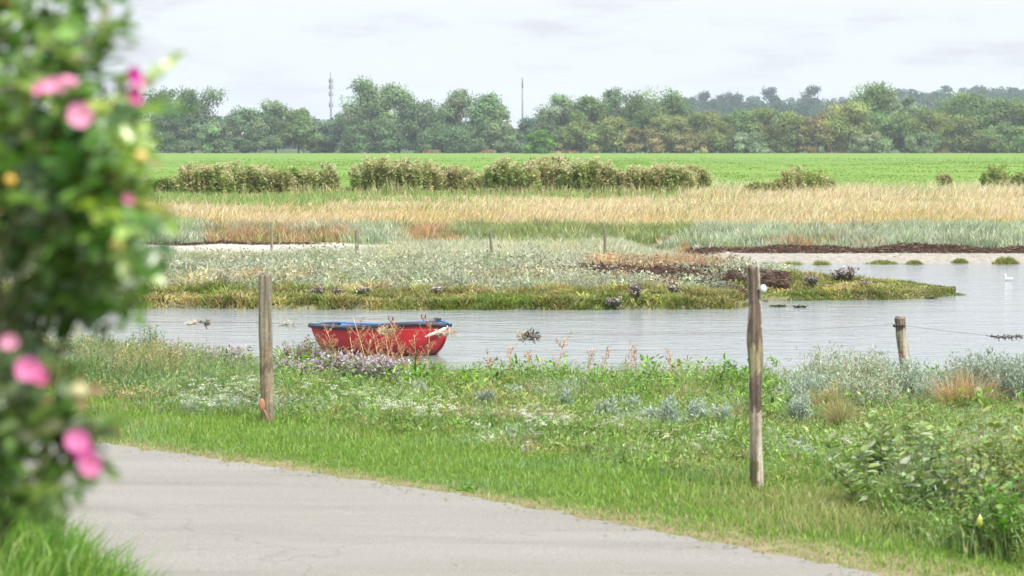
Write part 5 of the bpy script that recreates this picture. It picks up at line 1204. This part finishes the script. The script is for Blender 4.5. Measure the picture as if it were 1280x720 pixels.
# ------------------------------------------------------------------ the rose bush close to the camera
def rose():
    ROSE_Y = 2.9; bx, by = -1.25, 3.1; bz = h1(bx, by)
    root = thing('rose_bush', (bx, by, bz), 'large blurred rose bush with pink flowers leaning in from the left, close up', 'bush'); O3 = np.array([bx, by, bz])
    lobes = [(22, 5, 58, 2.9), (52, 135, 92, 2.95), (58, 265, 112, 3.0), (106, 326, 54, 2.9), (0, 405, 50, 2.9), (6, 515, 78, 2.85), (40, 550, 48, 2.8), (-4, 606, 50, 2.8), (116, 250, 52, 2.8), (134, 120, 30, 2.85), (56, 200, 76, 2.8),
             (-110, 60, 170, 3.1), (-110, 300, 170, 3.1), (-130, 520, 140, 3.0), (-300, 200, 230, 3.3), (-320, 520, 220, 3.2), (-520, 380, 260, 3.2), (-260, 760, 200, 3.2), (-480, 760, 230, 3.3)]
    C = []; R = []
    for px, py, r, d in lobes: C.append(np.array(at_y(px, py, d))); R.append(r * d / F)
    C = np.array(C); R = np.array(R)
    st = MB()
    for i, c in enumerate(C):
        for q in range(2):
            p0 = np.array([bx + random.gauss(0, .2), by + random.gauss(0, .18), bz - .05]); e_ = c + RNG.normal(0, .4, 3) * R[i] * .8
            mid = p0 * .55 + e_ * .45 + np.array([-.1, 0, .22]); pts = [(1 - t) ** 2 * p0 + 2 * t * (1 - t) * mid + t * t * e_ for t in np.linspace(0, 1, 9)]
            tube(st, [p - O3 for p in pts], np.linspace(.007, .0025, 9), (.09, .10, .045), 6)
    st.build('stem', M_STEM, root)
    cnt = np.maximum(30, (R ** 2.2 / (R ** 2.2).sum() * 3000)).astype(int); lf = MB()
    for i in range(len(C)):
        n = cnt[i]; dv = rdir(n); P0 = C[i] + dv * (R[i] * uni(.25, 1.0, n) ** .6)[:, None] * np.array([1, 1.0, 1])
        ax = unit(dv * .8 + rdir(n) * .8 + np.array([0, 0, .1])); nr_ = unit(rdir(n) * .6 + np.array([0, -.35, 1.0])); sd = unit(np.cross(ax, nr_))
        lc = pick([(.11, .215, .04), (.16, .275, .055), (.065, .15, .042), (.215, .31, .08), (.25, .30, .13), (.38, .31, .08), (.27, .18, .07), (.13, .20, .10)], [5, 5, 4, 3.2, 1.0, .25, .5, 2], n, .18, .05)  # lit greens and a pale highlight tone are put into the leaf colours
        cl_ = wob(P0[:, 0] * 1.0, P0[:, 2], .045, 1) + .6 * wob(P0[:, 1], P0[:, 2], .05, 2); lc = np.clip(lc * np.exp(.46 * cl_)[:, None], 0, .7); lc = np.where((cl_ > .9)[:, None], lc * np.array([1.12, .95, .8]), lc)
        LL = uni(.05, .075, n)
        for q, (ta, sg) in enumerate(((.25, 1), (.25, -1), (.55, 1), (.55, -1), (.82, 1), (.82, -1), (1.0, 0))):
            Pq = P0 + ax * (LL * ta)[:, None]; Aq = unit(ax * (.5 if sg else 1) + sd * sg + RNG.normal(0, .15, (n, 3)))
            l_ = uni(.024, .036, n); leaves(lf, Pq - O3, Aq, nr_ + rdir(n) * .35, l_, l_ * .62, np.clip(lc * np.exp(RNG.normal(0, .1, (n, 1))), 0, .8))
    lf.build('foliage', M_ROSELEAF, root)
    def flower(px, py, d, r, col, face, npet=5, cup=.35):
        r = r * .68; c = np.array(at_y(px, py, d)) - O3; e = bpy.data.objects.new('flower', None); e.location = c; COL.objects.link(e); e.parent = root
        nrm_ = Vector(face).normalized(); e.rotation_euler = nrm_.to_track_quat('Z', 'Y').to_euler()
        m = MB()
        for k in range(npet):
            a0 = 2 * PI * k / npet; V = []; nu, nvv = 5, 5
            for iu in range(nu):
                for iv in range(nvv):
                    tr = iu / (nu - 1); tw = (iv / (nvv - 1) - .5); rr = r * (.08 + .95 * tr * (1 - .25 * abs(tw) ** 2 * 2)); an = a0 + tw * 1.45 * (.35 + .75 * tr ** .6)
                    V.append((rr * math.cos(an), rr * math.sin(an), r * cup * tr ** 1.6 + .06 * r * math.sin(tw * 9 + k) * tr + .002 * k))
            T = [t for iu in range(nu - 1) for iv in range(nvv - 1) for t in ((iu * nvv + iv, iu * nvv + iv + 1, (iu + 1) * nvv + iv + 1), (iu * nvv + iv, (iu + 1) * nvv + iv + 1, (iu + 1) * nvv + iv))]
            m.add(V, T, np.array(col) * math.exp(random.gauss(0, .08)))
        p = m.build('petals', M_PETAL, e, smooth=True)
        s = MB()
        for k in range(24):
            a = random.uniform(0, 6.28); q = random.uniform(.05, .22) * r; ball(s, (q * math.cos(a), q * math.sin(a), .12 * r), (.05 * r,) * 3, (.55, .42, .12), 5, 4)
        s.build('stamens', M_PETAL, e)
        g = MB(); tube(g, [(0, 0, -.004), (0, 0, -.02)], [.006, .004], (.12, .18, .06), 6); g.build('calyx', M_STEM, e)
        return e
    LP = (.80, .32, .52); MG = (.60, .05, .36); PKc = (.74, .20, .46); RED = (.62, .12, .30)
    flower(101, 145, 2.68, .021, LP, (.1, -1, .15)); flower(72, 112, 2.72, .019, LP, (-.3, -.8, .6)); flower(57, 114, 2.74, .016, (.75, .22, .42), (-.5, -.8, .5)); flower(87, 106, 2.74, .014, LP, (.2, -.6, .9))
    flower(160, 100, 2.72, .019, MG, (.8, -.55, .3), cup=.8); flower(161, 117, 2.72, .016, (.72, .10, .40), (.7, -.7, -.1), cup=.8)
    flower(160, 250, 2.74, .010, (.66, .20, .36), (.3, -1, .2)); flower(13, 429, 2.66, .014, LP, (0, -1, .3)); flower(36, 463, 2.66, .021, PKc, (.1, -1, .3)); flower(48, 468, 2.68, .015, RED, (.5, -1, -.1))
    flower(97, 553, 2.6, .019, PKc, (.1, -1, .4)); flower(112, 580, 2.6, .018, PKc, (.3, -1, .0)); flower(104, 566, 2.62, .017, (.68, .10, .42), (.2, -1, .2))
    def hip(px, py, d, r, col):
        m = MB(); c = np.array(at_y(px, py, d)) - O3; ball(m, c, (r, r, r * .85), col, 10, 8); tube(m, [c + (0, 0, r * .7), c + (0, 0, r * 1.7)], [r * .25, r * .12], (.2, .2, .07), 5); m.build('rose_hip', M_STEM, root, smooth=True)
    for a in [(13, 226, 2.7, .007, (.55, .33, .06)), (176, 196, 2.72, .008, (.50, .38, .14)), (146, 305, 2.7, .007, (.48, .38, .12)), (98, 490, 2.62, .011, (.46, .43, .24))]: hip(*a)
    return root
rose()
